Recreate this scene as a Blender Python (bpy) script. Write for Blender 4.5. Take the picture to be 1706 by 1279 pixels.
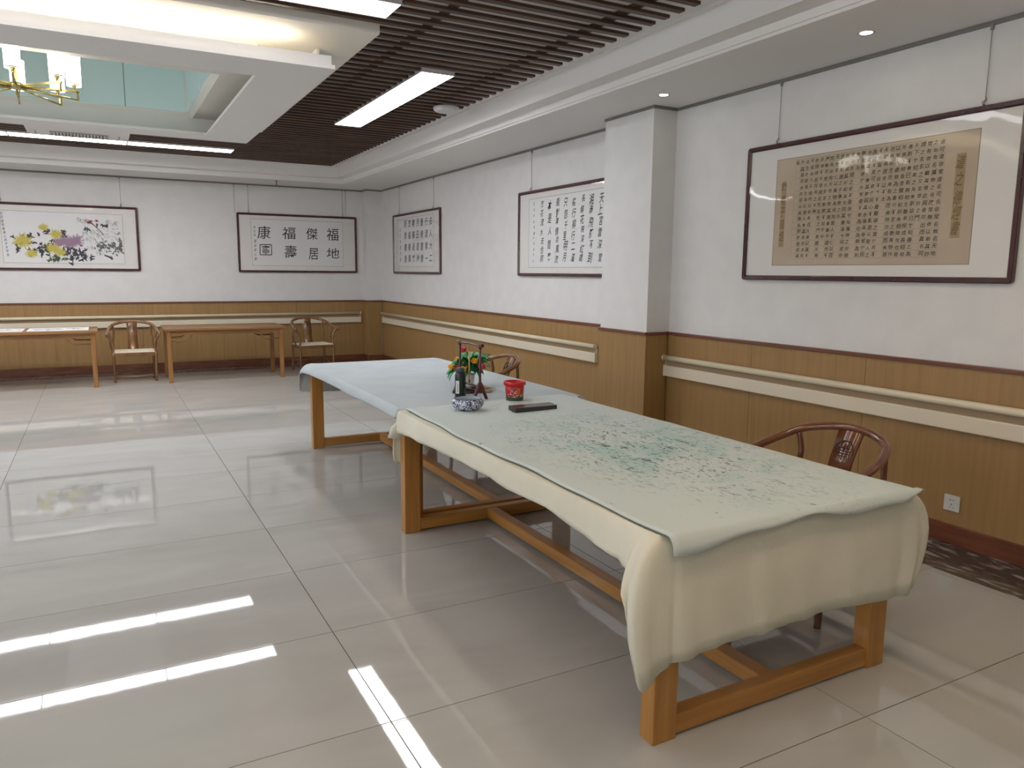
import bpy, bmesh, math, random
from mathutils import Vector, Matrix
random.seed(7)
PI = math.pi
S = 0.9375            # everything is laid out in units of 0.9375 m and scaled at the end
SC = bpy.context.scene
COL = SC.collection
for o in list(bpy.data.objects): bpy.data.objects.remove(o)

# ------------------------------------------------------------------ camera
cd = bpy.data.cameras.new('camera'); cam = bpy.data.objects.new('camera', cd); COL.objects.link(cam)
F_PX, YAW, PITCH, ROLL = 1262.3, .49743, .14576, .00911
cd.sensor_fit = 'HORIZONTAL'; cd.sensor_width = 36.0; cd.lens = 36.0*F_PX/1706
cd.clip_start = .05; cd.clip_end = 200
fw = Vector((math.sin(YAW)*math.cos(PITCH), math.cos(YAW)*math.cos(PITCH), -math.sin(PITCH)))
rt0 = Vector((math.cos(YAW), -math.sin(YAW), 0)); up0 = rt0.cross(fw)
rt = math.cos(ROLL)*rt0 + math.sin(ROLL)*up0; up = -math.sin(ROLL)*rt0 + math.cos(ROLL)*up0
cam.matrix_world = Matrix(((rt.x, up.x, -fw.x, 0), (rt.y, up.y, -fw.y, 0), (rt.z, up.z, -fw.z, 1.65*S), (0, 0, 0, 1)))
SC.camera = cam
# ------------------------------------------------------------------ world (daylight beyond the windows), exposure
W = bpy.data.worlds.new('sky'); SC.world = W; W.use_nodes = True
W.node_tree.nodes['Background'].inputs[0].default_value = (.88, .94, 1.0, 1)
W.node_tree.nodes['Background'].inputs[1].default_value = 4.2
SC.view_settings.view_transform = 'Standard'; SC.view_settings.look = 'None'
SC.view_settings.gamma = 1.0; SC.view_settings.use_curve_mapping = False
SC.view_settings.exposure = .44
PANEL_E, SHADE_E, STRIP_E, DOWN_E = 14.5, 4.5, 24.0, 20.0
SC.cycles.max_bounces = 10; SC.cycles.diffuse_bounces = 6; SC.cycles.glossy_bounces = 5
SC.cycles.sample_clamp_indirect = 6.0
SC.cycles.caustics_reflective = False; SC.cycles.caustics_refractive = False

# ------------------------------------------------------------------ materials
def srgb(r, g, b):
    f = lambda c: (c/255/12.92) if c/255 <= .04045 else ((c/255+.055)/1.055)**2.4
    return (f(r), f(g), f(b), 1)
def mat(name, rgb, rough=.6, metal=0, spec=.5, emit=None, coat=0, ecol=None):
    m = bpy.data.materials.new(name); m.use_nodes = True
    b = m.node_tree.nodes['Principled BSDF']
    b.inputs['Base Color'].default_value = srgb(*rgb); b.inputs['Roughness'].default_value = rough
    b.inputs['Metallic'].default_value = metal; b.inputs['Specular IOR Level'].default_value = spec
    if coat: b.inputs['Coat Weight'].default_value = coat; b.inputs['Coat Roughness'].default_value = .08
    if emit is not None:
        b.inputs['Emission Color'].default_value = srgb(*(ecol or rgb)); b.inputs['Emission Strength'].default_value = emit
    return m
def nodes(m): return m.node_tree.nodes, m.node_tree.links, m.node_tree.nodes['Principled BSDF']
def noisy(m, c1, c2, scale=(5, 5, 5), detail=4, lo=.35, hi=.65, bump=0, nscale=1, bscale=None, dist=0.0, rand=False):
    n, l, b = nodes(m)
    tc = n.new('ShaderNodeTexCoord'); mp = n.new('ShaderNodeMapping'); mp.inputs['Scale'].default_value = scale
    l.new(tc.outputs['Object'], mp.inputs['Vector'])
    if rand:
        oi = n.new('ShaderNodeObjectInfo'); mm = n.new('ShaderNodeMath'); mm.operation = 'MULTIPLY'; mm.inputs[1].default_value = 37.0
        l.new(oi.outputs['Random'], mm.inputs[0]); l.new(mm.outputs[0], mp.inputs['Location'])
    t = n.new('ShaderNodeTexNoise'); t.inputs['Scale'].default_value = nscale; t.inputs['Detail'].default_value = detail
    t.inputs['Distortion'].default_value = dist
    l.new(mp.outputs[0], t.inputs['Vector'])
    r = n.new('ShaderNodeValToRGB'); r.color_ramp.elements[0].position = lo; r.color_ramp.elements[1].position = hi
    r.color_ramp.elements[0].color = srgb(*c1); r.color_ramp.elements[1].color = srgb(*c2)
    l.new(t.outputs[0], r.inputs[0]); l.new(r.outputs[0], b.inputs['Base Color'])
    if bump:
        bp = n.new('ShaderNodeBump'); bp.inputs['Strength'].default_value = bump; bp.inputs['Distance'].default_value = .01
        src = t
        if bscale:
            src = n.new('ShaderNodeTexNoise'); src.inputs['Scale'].default_value = bscale; l.new(tc.outputs['Object'], src.inputs['Vector'])
        l.new(src.outputs[0], bp.inputs['Height']); l.new(bp.outputs[0], b.inputs['Normal'])
    return m
WHITE = noisy(mat('wall_paint', (214, 213, 211), .75), (212, 211, 210), (217, 216, 214), bump=.05, bscale=160)
CEIL = mat('ceiling_paint', (224, 222, 220), .8)
BEIGE = mat('box_paint', (220, 216, 208), .8)
PANEL = noisy(mat('oak_veneer', (166, 132, 84), .42), (144, 112, 69), (157, 124, 79), scale=(26, 26, 1.6), detail=6, lo=.3, hi=.7)
TRIM = mat('reddish_trim', (110, 68, 52), .25, coat=.3)
SKIRT = noisy(mat('skirting_wood', (104, 60, 42), .22, coat=.4), (96, 54, 38), (116, 70, 50), scale=(3, 3, 20))
SLAT = noisy(mat('slat_wood', (58, 42, 36), .5), (54, 35, 26), (84, 58, 40), scale=(2, 20, 20), rand=True)
TILE = noisy(mat('polished_tile', (150, 146, 141), .028, spec=.6), (168, 168, 165), (178, 178, 175), scale=(.9, 2.2, 1), detail=8, lo=.3, hi=.72, dist=1.2, rand=True, bump=.006, bscale=9)
GROUT = mat('dark_grout', (70, 66, 62), .8)
MARBLE = noisy(mat('dark_marble', (70, 64, 60), .1), (72, 66, 62), (190, 184, 180), scale=(9, 2.2, 1), detail=9, lo=.5, hi=.78, dist=3.2)
def oak(name, sc): return noisy(mat(name, (166, 116, 56), .38, coat=.15), (146, 98, 42), (176, 126, 64), scale=sc, detail=5, lo=.3, hi=.7)
OAKX, OAKY, OAKZ = oak('table_oak_x', (1.5, 28, 28)), oak('table_oak_y', (28, 1.5, 28)), oak('table_oak_z', (28, 28, 1.5))
DESK = noisy(mat('desk_wood', (150, 104, 62), .35, coat=.2), (124, 86, 46), (148, 106, 62), scale=(2, 24, 24))
DESKZ = noisy(mat('desk_leg_wood', (156, 106, 60), .35, coat=.2), (132, 90, 46), (156, 110, 62), scale=(24, 24, 2))
CHAIRW = noisy(mat('chair_wood', (128, 80, 48), .25, coat=.5), (104, 70, 40), (128, 90, 54), scale=(14, 14, 3))
CHAIRR = noisy(mat('chair_wood_dark', (110, 64, 38), .2, coat=.6), (86, 48, 28), (110, 64, 38), scale=(14, 14, 3))
SEAT = noisy(mat('woven_seat', (214, 204, 178), .8), (204, 194, 168), (222, 214, 190), scale=(60, 60, 1), bump=.3, bscale=120)
PVC = mat('cream_pvc', (216, 204, 176), .4)
PVC2 = mat('cream_pvc_board', (210, 199, 178), .45)
FRAME = noisy(mat('mahogany_frame', (72, 28, 32), .22, coat=.4), (50, 18, 22), (70, 28, 30), scale=(4, 4, 4))
MATB = mat('mount_board', (228, 225, 221), .7)
PAPERW = mat('xuan_paper', (230, 230, 230), .8)
PAPERB = noisy(mat('aged_silk', (176, 158, 134), .8), (186, 168, 146), (198, 181, 158), scale=(3, 3, 3))
PAPERL = mat('paper_line', (128, 112, 92), .8)
INK = mat('black_ink', (34, 32, 34), .7)
INKG = mat('grey_ink', (92, 92, 94), .8)
INKB = mat('brown_ink', (126, 98, 52), .8)
STEEL = mat('steel', (150, 150, 150), .35, metal=.8)
RAILM = mat('picture_rail_grey', (118, 116, 112), .5)
BLACK = mat('black_plastic', (22, 22, 24), .4)
BRASS = mat('brass', (186, 174, 120), .22, metal=.85)
LAMP = mat('light_diffuser', (255, 255, 255), .5, emit=PANEL_E, ecol=(253, 252, 255))
LAMPD = mat('dimmed_light_diffuser', (255, 255, 255), .5, emit=PANEL_E*.4, ecol=(253, 252, 255))
LAMPW = mat('warm_fill_diffuser', (255, 255, 255), .5, emit=PANEL_E*.46, ecol=(255, 230, 198))  # for the unseen fill panels added over the near end
SHADE = mat('opal_shade', (255, 252, 244), .4, emit=SHADE_E, ecol=(255, 250, 236))
STRIP = mat('led_strip', (255, 240, 205), .5, emit=STRIP_E, ecol=(255, 244, 222))
DOWN = mat('downlight_lens', (255, 252, 240), .5, emit=DOWN_E)
LFRAME = mat('panel_light_frame', (200, 198, 200), .4)
GREENG = mat('green_glazed_wall', (212, 232, 232), .12, spec=.5)
GREENJ = mat('glass_joint', (110, 130, 126), .5)
GRILLE = mat('vent_grille', (150, 148, 150), .5)
FELTW = noisy(mat('white_felt', (208, 212, 218), .95, spec=.1), (174, 182, 186), (182, 190, 194), scale=(3, 3, 3), bump=.15, bscale=60)
FELT = noisy(mat('cream_felt', (226, 214, 184), .95, spec=.1), (200, 198, 183), (208, 206, 192), scale=(3, 3, 3), bump=.15, bscale=60)
def back_cream(m):
    return m
# felt sheet with ink marks
def ink_felt():
    m = mat('ink_marked_felt', (214, 216, 208), .95, spec=.1); n, l, b = nodes(m)
    tc = n.new('ShaderNodeTexCoord')
    def noise(scale, detail, sv=(1, 1, 1), dist=0, rot=0):
        mp = n.new('ShaderNodeMapping'); mp.inputs['Scale'].default_value = sv; mp.inputs['Rotation'].default_value = (0, 0, rot)
        l.new(tc.outputs['Object'], mp.inputs[0])
        t = n.new('ShaderNodeTexNoise'); t.inputs['Scale'].default_value = scale; t.inputs['Detail'].default_value = detail
        t.inputs['Distortion'].default_value = dist; l.new(mp.outputs[0], t.inputs['Vector']); return t.outputs[0]
    def ramp(src, a, c):
        r = n.new('ShaderNodeMapRange'); r.inputs['From Min'].default_value = a; r.inputs['From Max'].default_value = c
        l.new(src, r.inputs['Value']); return r.outputs[0]
    def math_(op, a, c):
        x = n.new('ShaderNodeMath'); x.operation = op
        for i, v in enumerate((a, c)):
            if isinstance(v, (int, float)): x.inputs[i].default_value = v
            else: l.new(v, x.inputs[i])
        return x.outputs[0]
    # where people write: an oval patch about the middle of the sheet
    mp = n.new('ShaderNodeMapping'); mp.inputs['Location'].default_value = (-2.36/.58, -2.95/1.0, 0)
    mp.inputs['Scale'].default_value = (1/.58, 1/1.0, 0); l.new(tc.outputs['Object'], mp.inputs[0])
    le = n.new('ShaderNodeVectorMath'); le.operation = 'LENGTH'; l.new(mp.outputs[0], le.inputs[0])
    mask = ramp(le.outputs['Value'], 1.25, .35)
    strokes = ramp(noise(21, 3.5, (1.5, .6, 1), 1.6, -.45), .570, .615)
    clump = ramp(noise(5, 3), .34, .58)
    ink = math_('MULTIPLY', math_('MULTIPLY', strokes, mask), clump)
    dots = math_('MULTIPLY', ramp(noise(26, 1, (1, 1, 1), .5), .76, .80), ramp(noise(3, 1), .35, .55))
    fine = math_('MULTIPLY', ramp(noise(60, 2, (1, .6, 1), .6, .5), .60, .66), math_('MULTIPLY', mask, .55))
    tot = math_('MINIMUM', math_('ADD', math_('ADD', math_('MULTIPLY', ink, .85), dots), fine), .9)
    teal = math_('MULTIPLY', math_('MULTIPLY', ramp(noise(4.5, 3, (1, 1, 1), .6), .47, .66), mask), .42)
    mx = n.new('ShaderNodeMix'); mx.data_type = 'RGBA'; mx.inputs[6].default_value = srgb(193, 203, 202); mx.inputs[7].default_value = srgb(120, 180, 172)
    l.new(teal, mx.inputs[0])
    my = n.new('ShaderNodeMix'); my.data_type = 'RGBA'; my.inputs[7].default_value = srgb(58, 66, 66)
    l.new(tot, my.inputs[0]); l.new(mx.outputs[2], my.inputs[6]); l.new(my.outputs[2], b.inputs['Base Color'])
    return m
FELTI = ink_felt()
FELTE = mat('felt_edge_dark', (96, 106, 98), .95)
def porcelain():
    m = mat('blue_white_porcelain', (210, 214, 220), .15); n, l, b = nodes(m)
    tc = n.new('ShaderNodeTexCoord'); t = n.new('ShaderNodeTexVoronoi'); t.feature = 'SMOOTH_F1'; t.inputs['Scale'].default_value = 60
    t2 = n.new('ShaderNodeTexNoise'); t2.inputs['Scale'].default_value = 42; t2.inputs['Distortion'].default_value = 2.5
    l.new(tc.outputs['Object'], t2.inputs['Vector'])
    r = n.new('ShaderNodeValToRGB'); r.color_ramp.interpolation = 'EASE'
    r.color_ramp.elements[0].position = .46; r.color_ramp.elements[1].position = .54
    r.color_ramp.elements[0].color = srgb(30, 52, 98); r.color_ramp.elements[1].color = srgb(206, 212, 220)
    l.new(t2.outputs[0], r.inputs[0]); l.new(r.outputs[0], b.inputs['Base Color']); return m
PORC = porcelain(); PORCI = mat('porcelain_inside', (176, 184, 196), .2)
WATER = mat('ink_wash_water', (160, 172, 190), .05)
RED = mat('red_plastic', (190, 26, 34), .3); DRED = mat('bucket_print_red', (176, 40, 40), .4)
GRN = mat('bucket_print_green', (40, 74, 50), .4); PINK = mat('print_pink', (226, 170, 170), .5); ORG = mat('print_orange', (190, 96, 44), .5)
BOTTLE = mat('black_green_plastic', (24, 36, 36), .25); BOTTLE2 = mat('grey_green_cap', (52, 66, 66), .3)
LABELW = mat('label_white', (196, 198, 196), .5)
RACK = mat('rosewood', (70, 26, 32), .3, coat=.3)
LEAF = noisy(mat('leaf_green', (20, 120, 60), .45), (14, 88, 40), (36, 146, 78), scale=(20, 20, 20))
YEL = mat('yellow_petals', (236, 178, 34), .6); PNK = mat('pink_petals', (214, 66, 98), .6); MAR = mat('maroon_petals', (150, 40, 44), .6)
BAMB = mat('bamboo', (196, 160, 104), .5); BRIS = mat('bristle', (176, 146, 128), .8); BRIS2 = mat('pink_bristle', (158, 112, 102), .8)
GLASSP = bpy.data.materials.new('picture_glass'); GLASSP.use_nodes = True
_n, _l = GLASSP.node_tree.nodes, GLASSP.node_tree.links
_n.remove(_n['Principled BSDF'])
_t = _n.new('ShaderNodeBsdfTransparent'); _t.inputs[0].default_value = (.985, .985, .985, 1)
_g = _n.new('ShaderNodeBsdfGlossy'); _g.inputs['Roughness'].default_value = .035
_f = _n.new('ShaderNodeFresnel'); _f.inputs[0].default_value = 1.5
_tc = _n.new('ShaderNodeTexCoord'); _ns = _n.new('ShaderNodeTexNoise'); _ns.inputs['Scale'].default_value = 2.2
_b = _n.new('ShaderNodeBump'); _b.inputs['Strength'].default_value = .25; _b.inputs['Distance'].default_value = .02
_l.new(_tc.outputs['Object'], _ns.inputs['Vector']); _l.new(_ns.outputs[0], _b.inputs['Height']); _l.new(_b.outputs[0], _g.inputs['Normal'])
_m = _n.new('ShaderNodeMixShader'); _ge = _n.new('ShaderNodeNewGeometry'); _iv = _n.new('ShaderNodeMath'); _iv.operation = 'SUBTRACT'; _iv.inputs[0].default_value = 1; _l.new(_ge.outputs['Backfacing'], _iv.inputs[1])
_mu = _n.new('ShaderNodeMath'); _mu.operation = 'MULTIPLY'; _l.new(_f.outputs[0], _mu.inputs[0]); _l.new(_iv.outputs[0], _mu.inputs[1])
_l.new(_mu.outputs[0], _m.inputs[0]); _l.new(_t.outputs[0], _m.inputs[1]); _l.new(_g.outputs[0], _m.inputs[2])
_l.new(_m.outputs[0], _n['Material Output'].inputs[0])

# ------------------------------------------------------------------ mesh helpers
def bm_new(): return bmesh.new()
def bx(bm, x0, x1, y0, y1, z0, z1, bev=0, mi=0):
    vs = [bm.verts.new(p) for p in ((x0, y0, z0), (x1, y0, z0), (x1, y1, z0), (x0, y1, z0), (x0, y0, z1), (x1, y0, z1), (x1, y1, z1), (x0, y1, z1))]
    fs = [bm.faces.new([vs[i] for i in f]) for f in ((0, 3, 2, 1), (4, 5, 6, 7), (0, 1, 5, 4), (1, 2, 6, 5), (2, 3, 7, 6), (3, 0, 4, 7))]
    for f in fs: f.material_index = mi
    if bev:
        es = list({e for f in fs for e in f.edges})
        bmesh.ops.bevel(bm, geom=es, offset=bev, segments=2, affect='EDGES', profile=.6)
    return bm
def tube(bm, pts, rad, seg=10, sq=1.0, cap=True, mi=0):
    pts = [Vector(p) for p in pts]; n = len(pts)
    if not hasattr(rad, '__len__'): rad = [rad]*n
    rings = []; up_ = Vector((0, 0, 1))
    for i, p in enumerate(pts):
        d = (pts[min(i+1, n-1)] - pts[max(i-1, 0)]).normalized()
        if i == 0:
            a = d.cross(up_)
            if a.length < .05: a = d.cross(Vector((0, 1, 0)))
            a.normalize()
        else:
            a = (a - d*a.dot(d)).normalized()
        b = d.cross(a)
        rings.append([bm.verts.new(p + (a*math.cos(2*PI*k/seg) + b*math.sin(2*PI*k/seg)*sq)*rad[i]) for k in range(seg)])
    for i in range(n-1):
        for k in range(seg):
            f = bm.faces.new((rings[i][k], rings[i][(k+1) % seg], rings[i+1][(k+1) % seg], rings[i+1][k])); f.smooth = True; f.material_index = mi
    if cap:
        bm.faces.new(rings[0][::-1]).material_index = mi; bm.faces.new(rings[-1]).material_index = mi
    return bm
def lathe(bm, prof, seg=24, cx=0, cy=0, cz=0, mi=0, capb=True, capt=False):
    rings = [[bm.verts.new((cx+r*math.cos(2*PI*k/seg), cy+r*math.sin(2*PI*k/seg), cz+z)) for k in range(seg)] for r, z in prof]
    for i in range(len(prof)-1):
        for k in range(seg):
            f = bm.faces.new((rings[i][k], rings[i][(k+1) % seg], rings[i+1][(k+1) % seg], rings[i+1][k])); f.smooth = True; f.material_index = mi
    if capb: bm.faces.new(rings[0][::-1]).material_index = mi
    if capt: bm.faces.new(rings[-1]).material_index = mi
    return bm
def spline(pts, n=6):
    P = [Vector(p) for p in pts]; out = []
    for i in range(len(P)-1):
        a, b, c, d = P[max(i-1, 0)], P[i], P[i+1], P[min(i+2, len(P)-1)]
        for k in range(n):
            t = k/n; out.append(.5*((2*b) + (c-a)*t + (2*a-5*b+4*c-d)*t*t + (3*b-a-3*c+d)*t**3))
    out.append(P[-1]); return out
def obj(name, bm, m, parent=None, loc=(0, 0, 0), off=None, rot=None):
    """link one mesh object; off shifts the geometry (world-laid mesh into its thing's own frame)"""
    if off is not None: bmesh.ops.translate(bm, verts=bm.verts, vec=-Vector(off))
    me = bpy.data.meshes.new(name); bm.normal_update(); bm.to_mesh(me); bm.free()
    for x in (m if isinstance(m, (list, tuple)) else [m]): me.materials.append(x)
    o = bpy.data.objects.new(name, me); COL.objects.link(o); o.location = loc
    if rot: o.rotation_euler = rot
    if parent: o.parent = parent
    return o
def inst(src, parent=None, loc=None, rot=None, scale=None):
    o = src.copy(); COL.objects.link(o); o.parent = parent
    if loc is not None: o.location = loc
    if rot is not None: o.rotation_euler = rot
    if scale is not None: o.scale = scale
    return o
def tag(o, label, cat, group=None, kind=None):
    o['label'] = label; o['category'] = cat
    if group: o['group'] = group
    if kind: o['kind'] = kind
    return o
def thing(name, label, cat, loc=(0, 0, 0), rz=0, group=None):
    o = bpy.data.objects.new(name, None); COL.objects.link(o); o.empty_display_size = .1
    o.location = loc; o.rotation_euler = (0, 0, rz); return tag(o, label, cat, group)
def struct(name, bm, m, label=None, cat=None):
    o = obj(name, bm, m); o['kind'] = 'structure'
    if label: o['label'] = label; o['category'] = cat
    return o
def kids(o): return [c for c in bpy.data.objects if c.parent == o]
def dup(root, loc, rz, label):
    r = root.copy(); COL.objects.link(r); r.location = loc; r.rotation_euler = (0, 0, rz); r['label'] = label
    for ch in kids(root):
        c = ch.copy(); COL.objects.link(c); c.parent = r
        for g in kids(ch):
            d = g.copy(); COL.objects.link(d); d.parent = c
    return r

# ================================================================== STRUCTURE
XL, XR, YF, YB, ZC = -5.6, 4.6, -2.2, 13.72, 3.10
# floor
fl = struct('floor', bx(bm_new(), XL-.2, XR+.2, YF-.2, YB+.2, -.15, -.004), GROUT, 'large polished pale grey floor tiles with thin dark joints', 'floor')
tiles = {}
def tile(x0, x1, y0, y1):
    g = .0022
    key = (round(x1-x0, 3), round(y1-y0, 3)); w, d = key
    if key not in tiles:
        b = bx(bm_new(), -w/2+g, w/2-g, -d/2+g, d/2-g, -.012, 0)
        tiles[key] = obj('floor_tile', b, TILE, fl, ((x0+x1)/2, (y0+y1)/2, 0))
    else: inst(tiles[key], fl, ((x0+x1)/2, (y0+y1)/2, 0))
FX0, FX1, FY0, FY1 = XL+.45, 4.11, YF+.45, YB-.45
xs = sorted({FX0, FX1} | {.855+1.6*k for k in range(-5, 4) if FX0 < .855+1.6*k < FX1})
ys = sorted({FY0, FY1} | {.09+.8*k for k in range(-4, 20) if FY0 < .09+.8*k < FY1})
for i in range(len(xs)-1):
    for j in range(len(ys)-1): tile(xs[i], xs[i+1], ys[j], ys[j+1])
for (x0, x1, y0, y1, nx, ny) in ((FX1, XR, YF, YB, 1, 10), (XL, FX0, YF, YB, 1, 10), (FX0, FX1, FY1, YB, 6, 1), (FX0, FX1, YF, FY0, 6, 1)):
    for i in range(nx):
        for j in range(ny):
            a, b_ = x0+(x1-x0)*i/nx, x0+(x1-x0)*(i+1)/nx; c, d = y0+(y1-y0)*j/ny, y0+(y1-y0)*(j+1)/ny
            o = obj('border_stone', bx(bm_new(), a+.001, b_-.001, c+.001, d-.001, -.012, 0), MARBLE, fl); o['label'] = 'dark veined marble border stone'
# walls
wr = struct('wall_right', bx(bm_new(), XR, XR+.2, YF-.2, YB+.2, 0, 3.5), WHITE, 'long white right-hand wall above oak veneer wainscot', 'wall')
wb = struct('wall_back', bx(bm_new(), XL-.2, XR, YB, YB+.2, 0, 3.5), WHITE, 'white far wall above oak veneer wainscot', 'wall')
wf = struct('wall_front', bx(bm_new(), XL-.2, XR, YF-.2, YF, 0, 3.5), WHITE)
b = bm_new(); wins = [(-1.9, .5), (1.1, 3.7), (4.3, 6.9)]
yy = YF
for (a, c) in wins: bx(b, XL-.2, XL, yy, a, 0, 3.5); yy = c
bx(b, XL-.2, XL, yy, YB, 0, 3.5)
for (a, c) in wins: bx(b, XL-.2, XL, a, c, 0, .9); bx(b, XL-.2, XL, a, c, 2.6, 3.5)
wl = struct('wall_left', b, WHITE)
for i, (a, c) in enumerate(wins):
    b = bm_new()
    for (y0, y1, z0, z1) in ((a, a+.06, .9, 2.6), (c-.06, c, .9, 2.6), (a+.06, c-.06, .9, .96), (a+.06, c-.06, 2.54, 2.6), ((a+c)/2-.03, (a+c)/2+.03, .96, 2.54)):
        bx(b, XL-.14, XL-.08, y0, y1, z0, z1)
    w = struct('window_%d' % (i+1), b, LFRAME)
    b = bm_new(); bx(b, XL-.113, XL-.107, a+.06, (a+c)/2-.03, .96, 2.54); obj('pane', b, GLASSP, w)
    b = bm_new(); bx(b, XL-.113, XL-.107, (a+c)/2+.03, c-.06, .96, 2.54); obj('pane', b, GLASSP, w)
# pillar on the right wall and the small corner column
PX, PY0, PY1 = 4.34, 5.45, 6.17
pil = struct('pillar', bx(bm_new(), PX, XR, PY0, PY1, 0, ZC), WHITE, 'square white pillar standing out of the right wall', 'pillar')
CX, CY = 4.31, 13.47
cor = struct('corner_pillar', bx(bm_new(), CX, XR, CY, YB, 0, ZC), WHITE, 'slim white pillar filling the far right corner', 'pillar')
# wainscot: veneer boards, cap trim, skirting (each a piece of its wall)
WZ0, WZ1 = .125, 1.10
def boards(par, axis, plane, sgn, a0, a1, n, label=None):
    """boards along axis 'x' or 'y' whose faces stand .018 proud of plane on side sgn"""
    t = .018*sgn
    for i in range(n):
        a, c = a0+(a1-a0)*i/n+.0015, a0+(a1-a0)*(i+1)/n-.0015
        p0, p1 = sorted((plane, plane+t))
        b = bx(bm_new(), *((a, c, p0, p1) if axis == 'x' else (p0, p1, a, c)), WZ0, WZ1, bev=.001)
        obj('veneer_panel', b, PANEL, par)
    def run(nm, m, th, z0, z1, bev):
        p0, p1 = sorted((plane, plane+th*sgn))
        e = th if nm == 'cap_trim' else th
        b = bx(bm_new(), *((a0, a1, p0, p1) if axis == 'x' else (p0, p1, a0, a1)), z0, z1, bev=bev)
        o = obj(nm, b, m, par); return o
    run('cap_trim', TRIM, .032, 1.10, 1.128, .004)['label'] = 'glossy reddish brown cap moulding'
    run('skirting', SKIRT, .026, 0, .125, .005)['label'] = 'glossy reddish brown skirting board'
boards(wr, 'y', XR, -1, YF, 3.37, 4); boards(wr, 'y', XR, -1, 3.37, PY0, 2); boards(wr, 'y', XR, -1, PY1, CY, 6)
boards(wb, 'x', YB, -1, XL, CX, 8)
boards(pil, 'y', PX, -1, PY0-.018, PY1, 1); boards(pil, 'x', PY0, -1, PX, XR-.03, 1)
boards(cor, 'y', CX, -1, CY, YB-.03, 1); boards(cor, 'x', CY, -1, CX-.018, XR-.03, 1)
boards(wl, 'y', XL, 1, 7.2, YB, 5)
# picture rail under the ceiling line
b = bm_new()
for (x0, x1, y0, y1) in ((XR-.014, XR, YF, PY0), (XR-.014, XR, PY1, CY), (PX-.014, PX, PY0-.014, PY1), (PX, XR, PY0-.014, PY0), (XL, CX, YB-.014, YB), (CX-.014, CX, CY-.014, YB), (CX, XR, CY-.014, CY)):
    bx(b, x0, x1, y0, y1, 3.075, 3.0995)
struct('trim_1', b, RAILM, 'thin grey aluminium picture rail where walls meet ceiling', 'picture rail')

# ceiling: upper plane with the light well cut out, stepped perimeter bulkhead
WX0, WX1, WY0, WY1 = -2.05, .985, 6.9, 9.35          # light well
b = bm_new()
for (x0, x1, y0, y1) in ((XL, WX0, YF, YB), (WX1, XR, YF, YB), (WX0, WX1, YF, WY0), (WX0, WX1, WY1, YB)): bx(b, x0, x1, y0, y1, 3.35, 3.5)
ce = struct('ceiling', b, CEIL, 'white recessed ceiling carrying dark timber slats', 'ceiling')
def ring(d0, z0, z1, bev=0):
    b = bm_new()
    ax0, ax1, ay0, ay1 = XL+d0, XR-d0, YF+d0, YB-d0
    outer = [(XL, YF), (XR, YF), (XR, YB), (XL, YB)]; inner = [(ax0, ay0), (ax1, ay0), (ax1, ay1), (ax0, ay1)]
    v = {}
    for z in (z0, z1):
        for i in range(4): v['o', i, z] = b.verts.new((*outer[i], z)); v['i', i, z] = b.verts.new((*inner[i], z))
    for i in range(4):
        j = (i+1) % 4
        b.faces.new((v['o', i, z0], v['i', i, z0], v['i', j, z0], v['o', j, z0]))
        b.faces.new((v['o', i, z1], v['o', j, z1], v['i', j, z1], v['i', i, z1]))
        b.faces.new((v['i', i, z0], v['i', i, z1], v['i', j, z1], v['i', j, z0]))
        b.faces.new((v['o', i, z0], v['o', j, z0], v['o', j, z1], v['o', i, z1]))
    bmesh.ops.recalc_face_normals(b, faces=b.faces)
    return b
o = obj('ceiling_bulkhead', ring(.87, 3.10, 3.12), CEIL, ce); o['label'] = 'flat white lowered ceiling border along the walls'
obj('stepped_moulding', ring(.885, 3.12, 3.17), CEIL, ce)
obj('stepped_moulding', ring(1.04, 3.17, 3.33), CEIL, ce)
obj('stepped_moulding', ring(1.075, 3.33, 3.35), CEIL, ce)
# suspended light-well box: outer tray A and lower tray B
AX0, AX1, AY0, AY1 = -2.78, 1.78, 5.2, 9.46
BX0, BX1, BY0, BY1 = -2.5, 1.53, 5.43, 9.0
OX0, OX1, OY0, OY1 = -2.1, 1.08, 5.89, 8.66
BZ = 3.03
def frame_plate(x0, x1, y0, y1, hx0, hx1, hy0, hy1, z0, z1):
    b = bm_new(); O = [(x0, y0), (x1, y0), (x1, y1), (x0, y1)]; I = [(hx0, hy0), (hx1, hy0), (hx1, hy1), (hx0, hy1)]
    v = {}
    for z in (z0, z1):
        for i in range(4): v['o', i, z] = b.verts.new((*O[i], z)); v['i', i, z] = b.verts.new((*I[i], z))
    for i in range(4):
        j = (i+1) % 4
        b.faces.new((v['o', i, z0], v['i', i, z0], v['i', j, z0], v['o', j, z0])); b.faces.new((v['o', i, z1], v['o', j, z1], v['i', j, z1], v['i', i, z1]))
        b.faces.new((v['i', i, z0], v['i', i, z1], v['i', j, z1], v['i', j, z0])); b.faces.new((v['o', i, z0], v['o', j, z0], v['o', j, z1], v['o', i, z1]))
    bmesh.ops.recalc_face_normals(b, faces=b.faces); return b
box = struct('ceiling_box', frame_plate(AX0, AX1, AY0, AY1, WX0, WX1, WY0, WY1, 3.24, 3.35), BEIGE, 'white lowered ceiling box around the green light well', 'ceiling box')
o = obj('lower_tray', frame_plate(BX0, BX1, BY0, BY1, OX0, OX1, OY0, OY1, BZ, BZ+.025), CEIL, box)
b = bm_new(); bx(b, BX0, BX1, BY0-.012, BY0, BZ-.002, BZ+.025); o = obj('fascia_bead', b, CEIL, box)
b = bm_new(); bx(b, BX0, BX1-.02, BY0+.004, BY0+.02, BZ+.025, BZ+.087); obj('fascia', b, CEIL, box)
b = bm_new()                                           # closed sides of the lower tray (far, left, right) up to the outer tray
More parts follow.
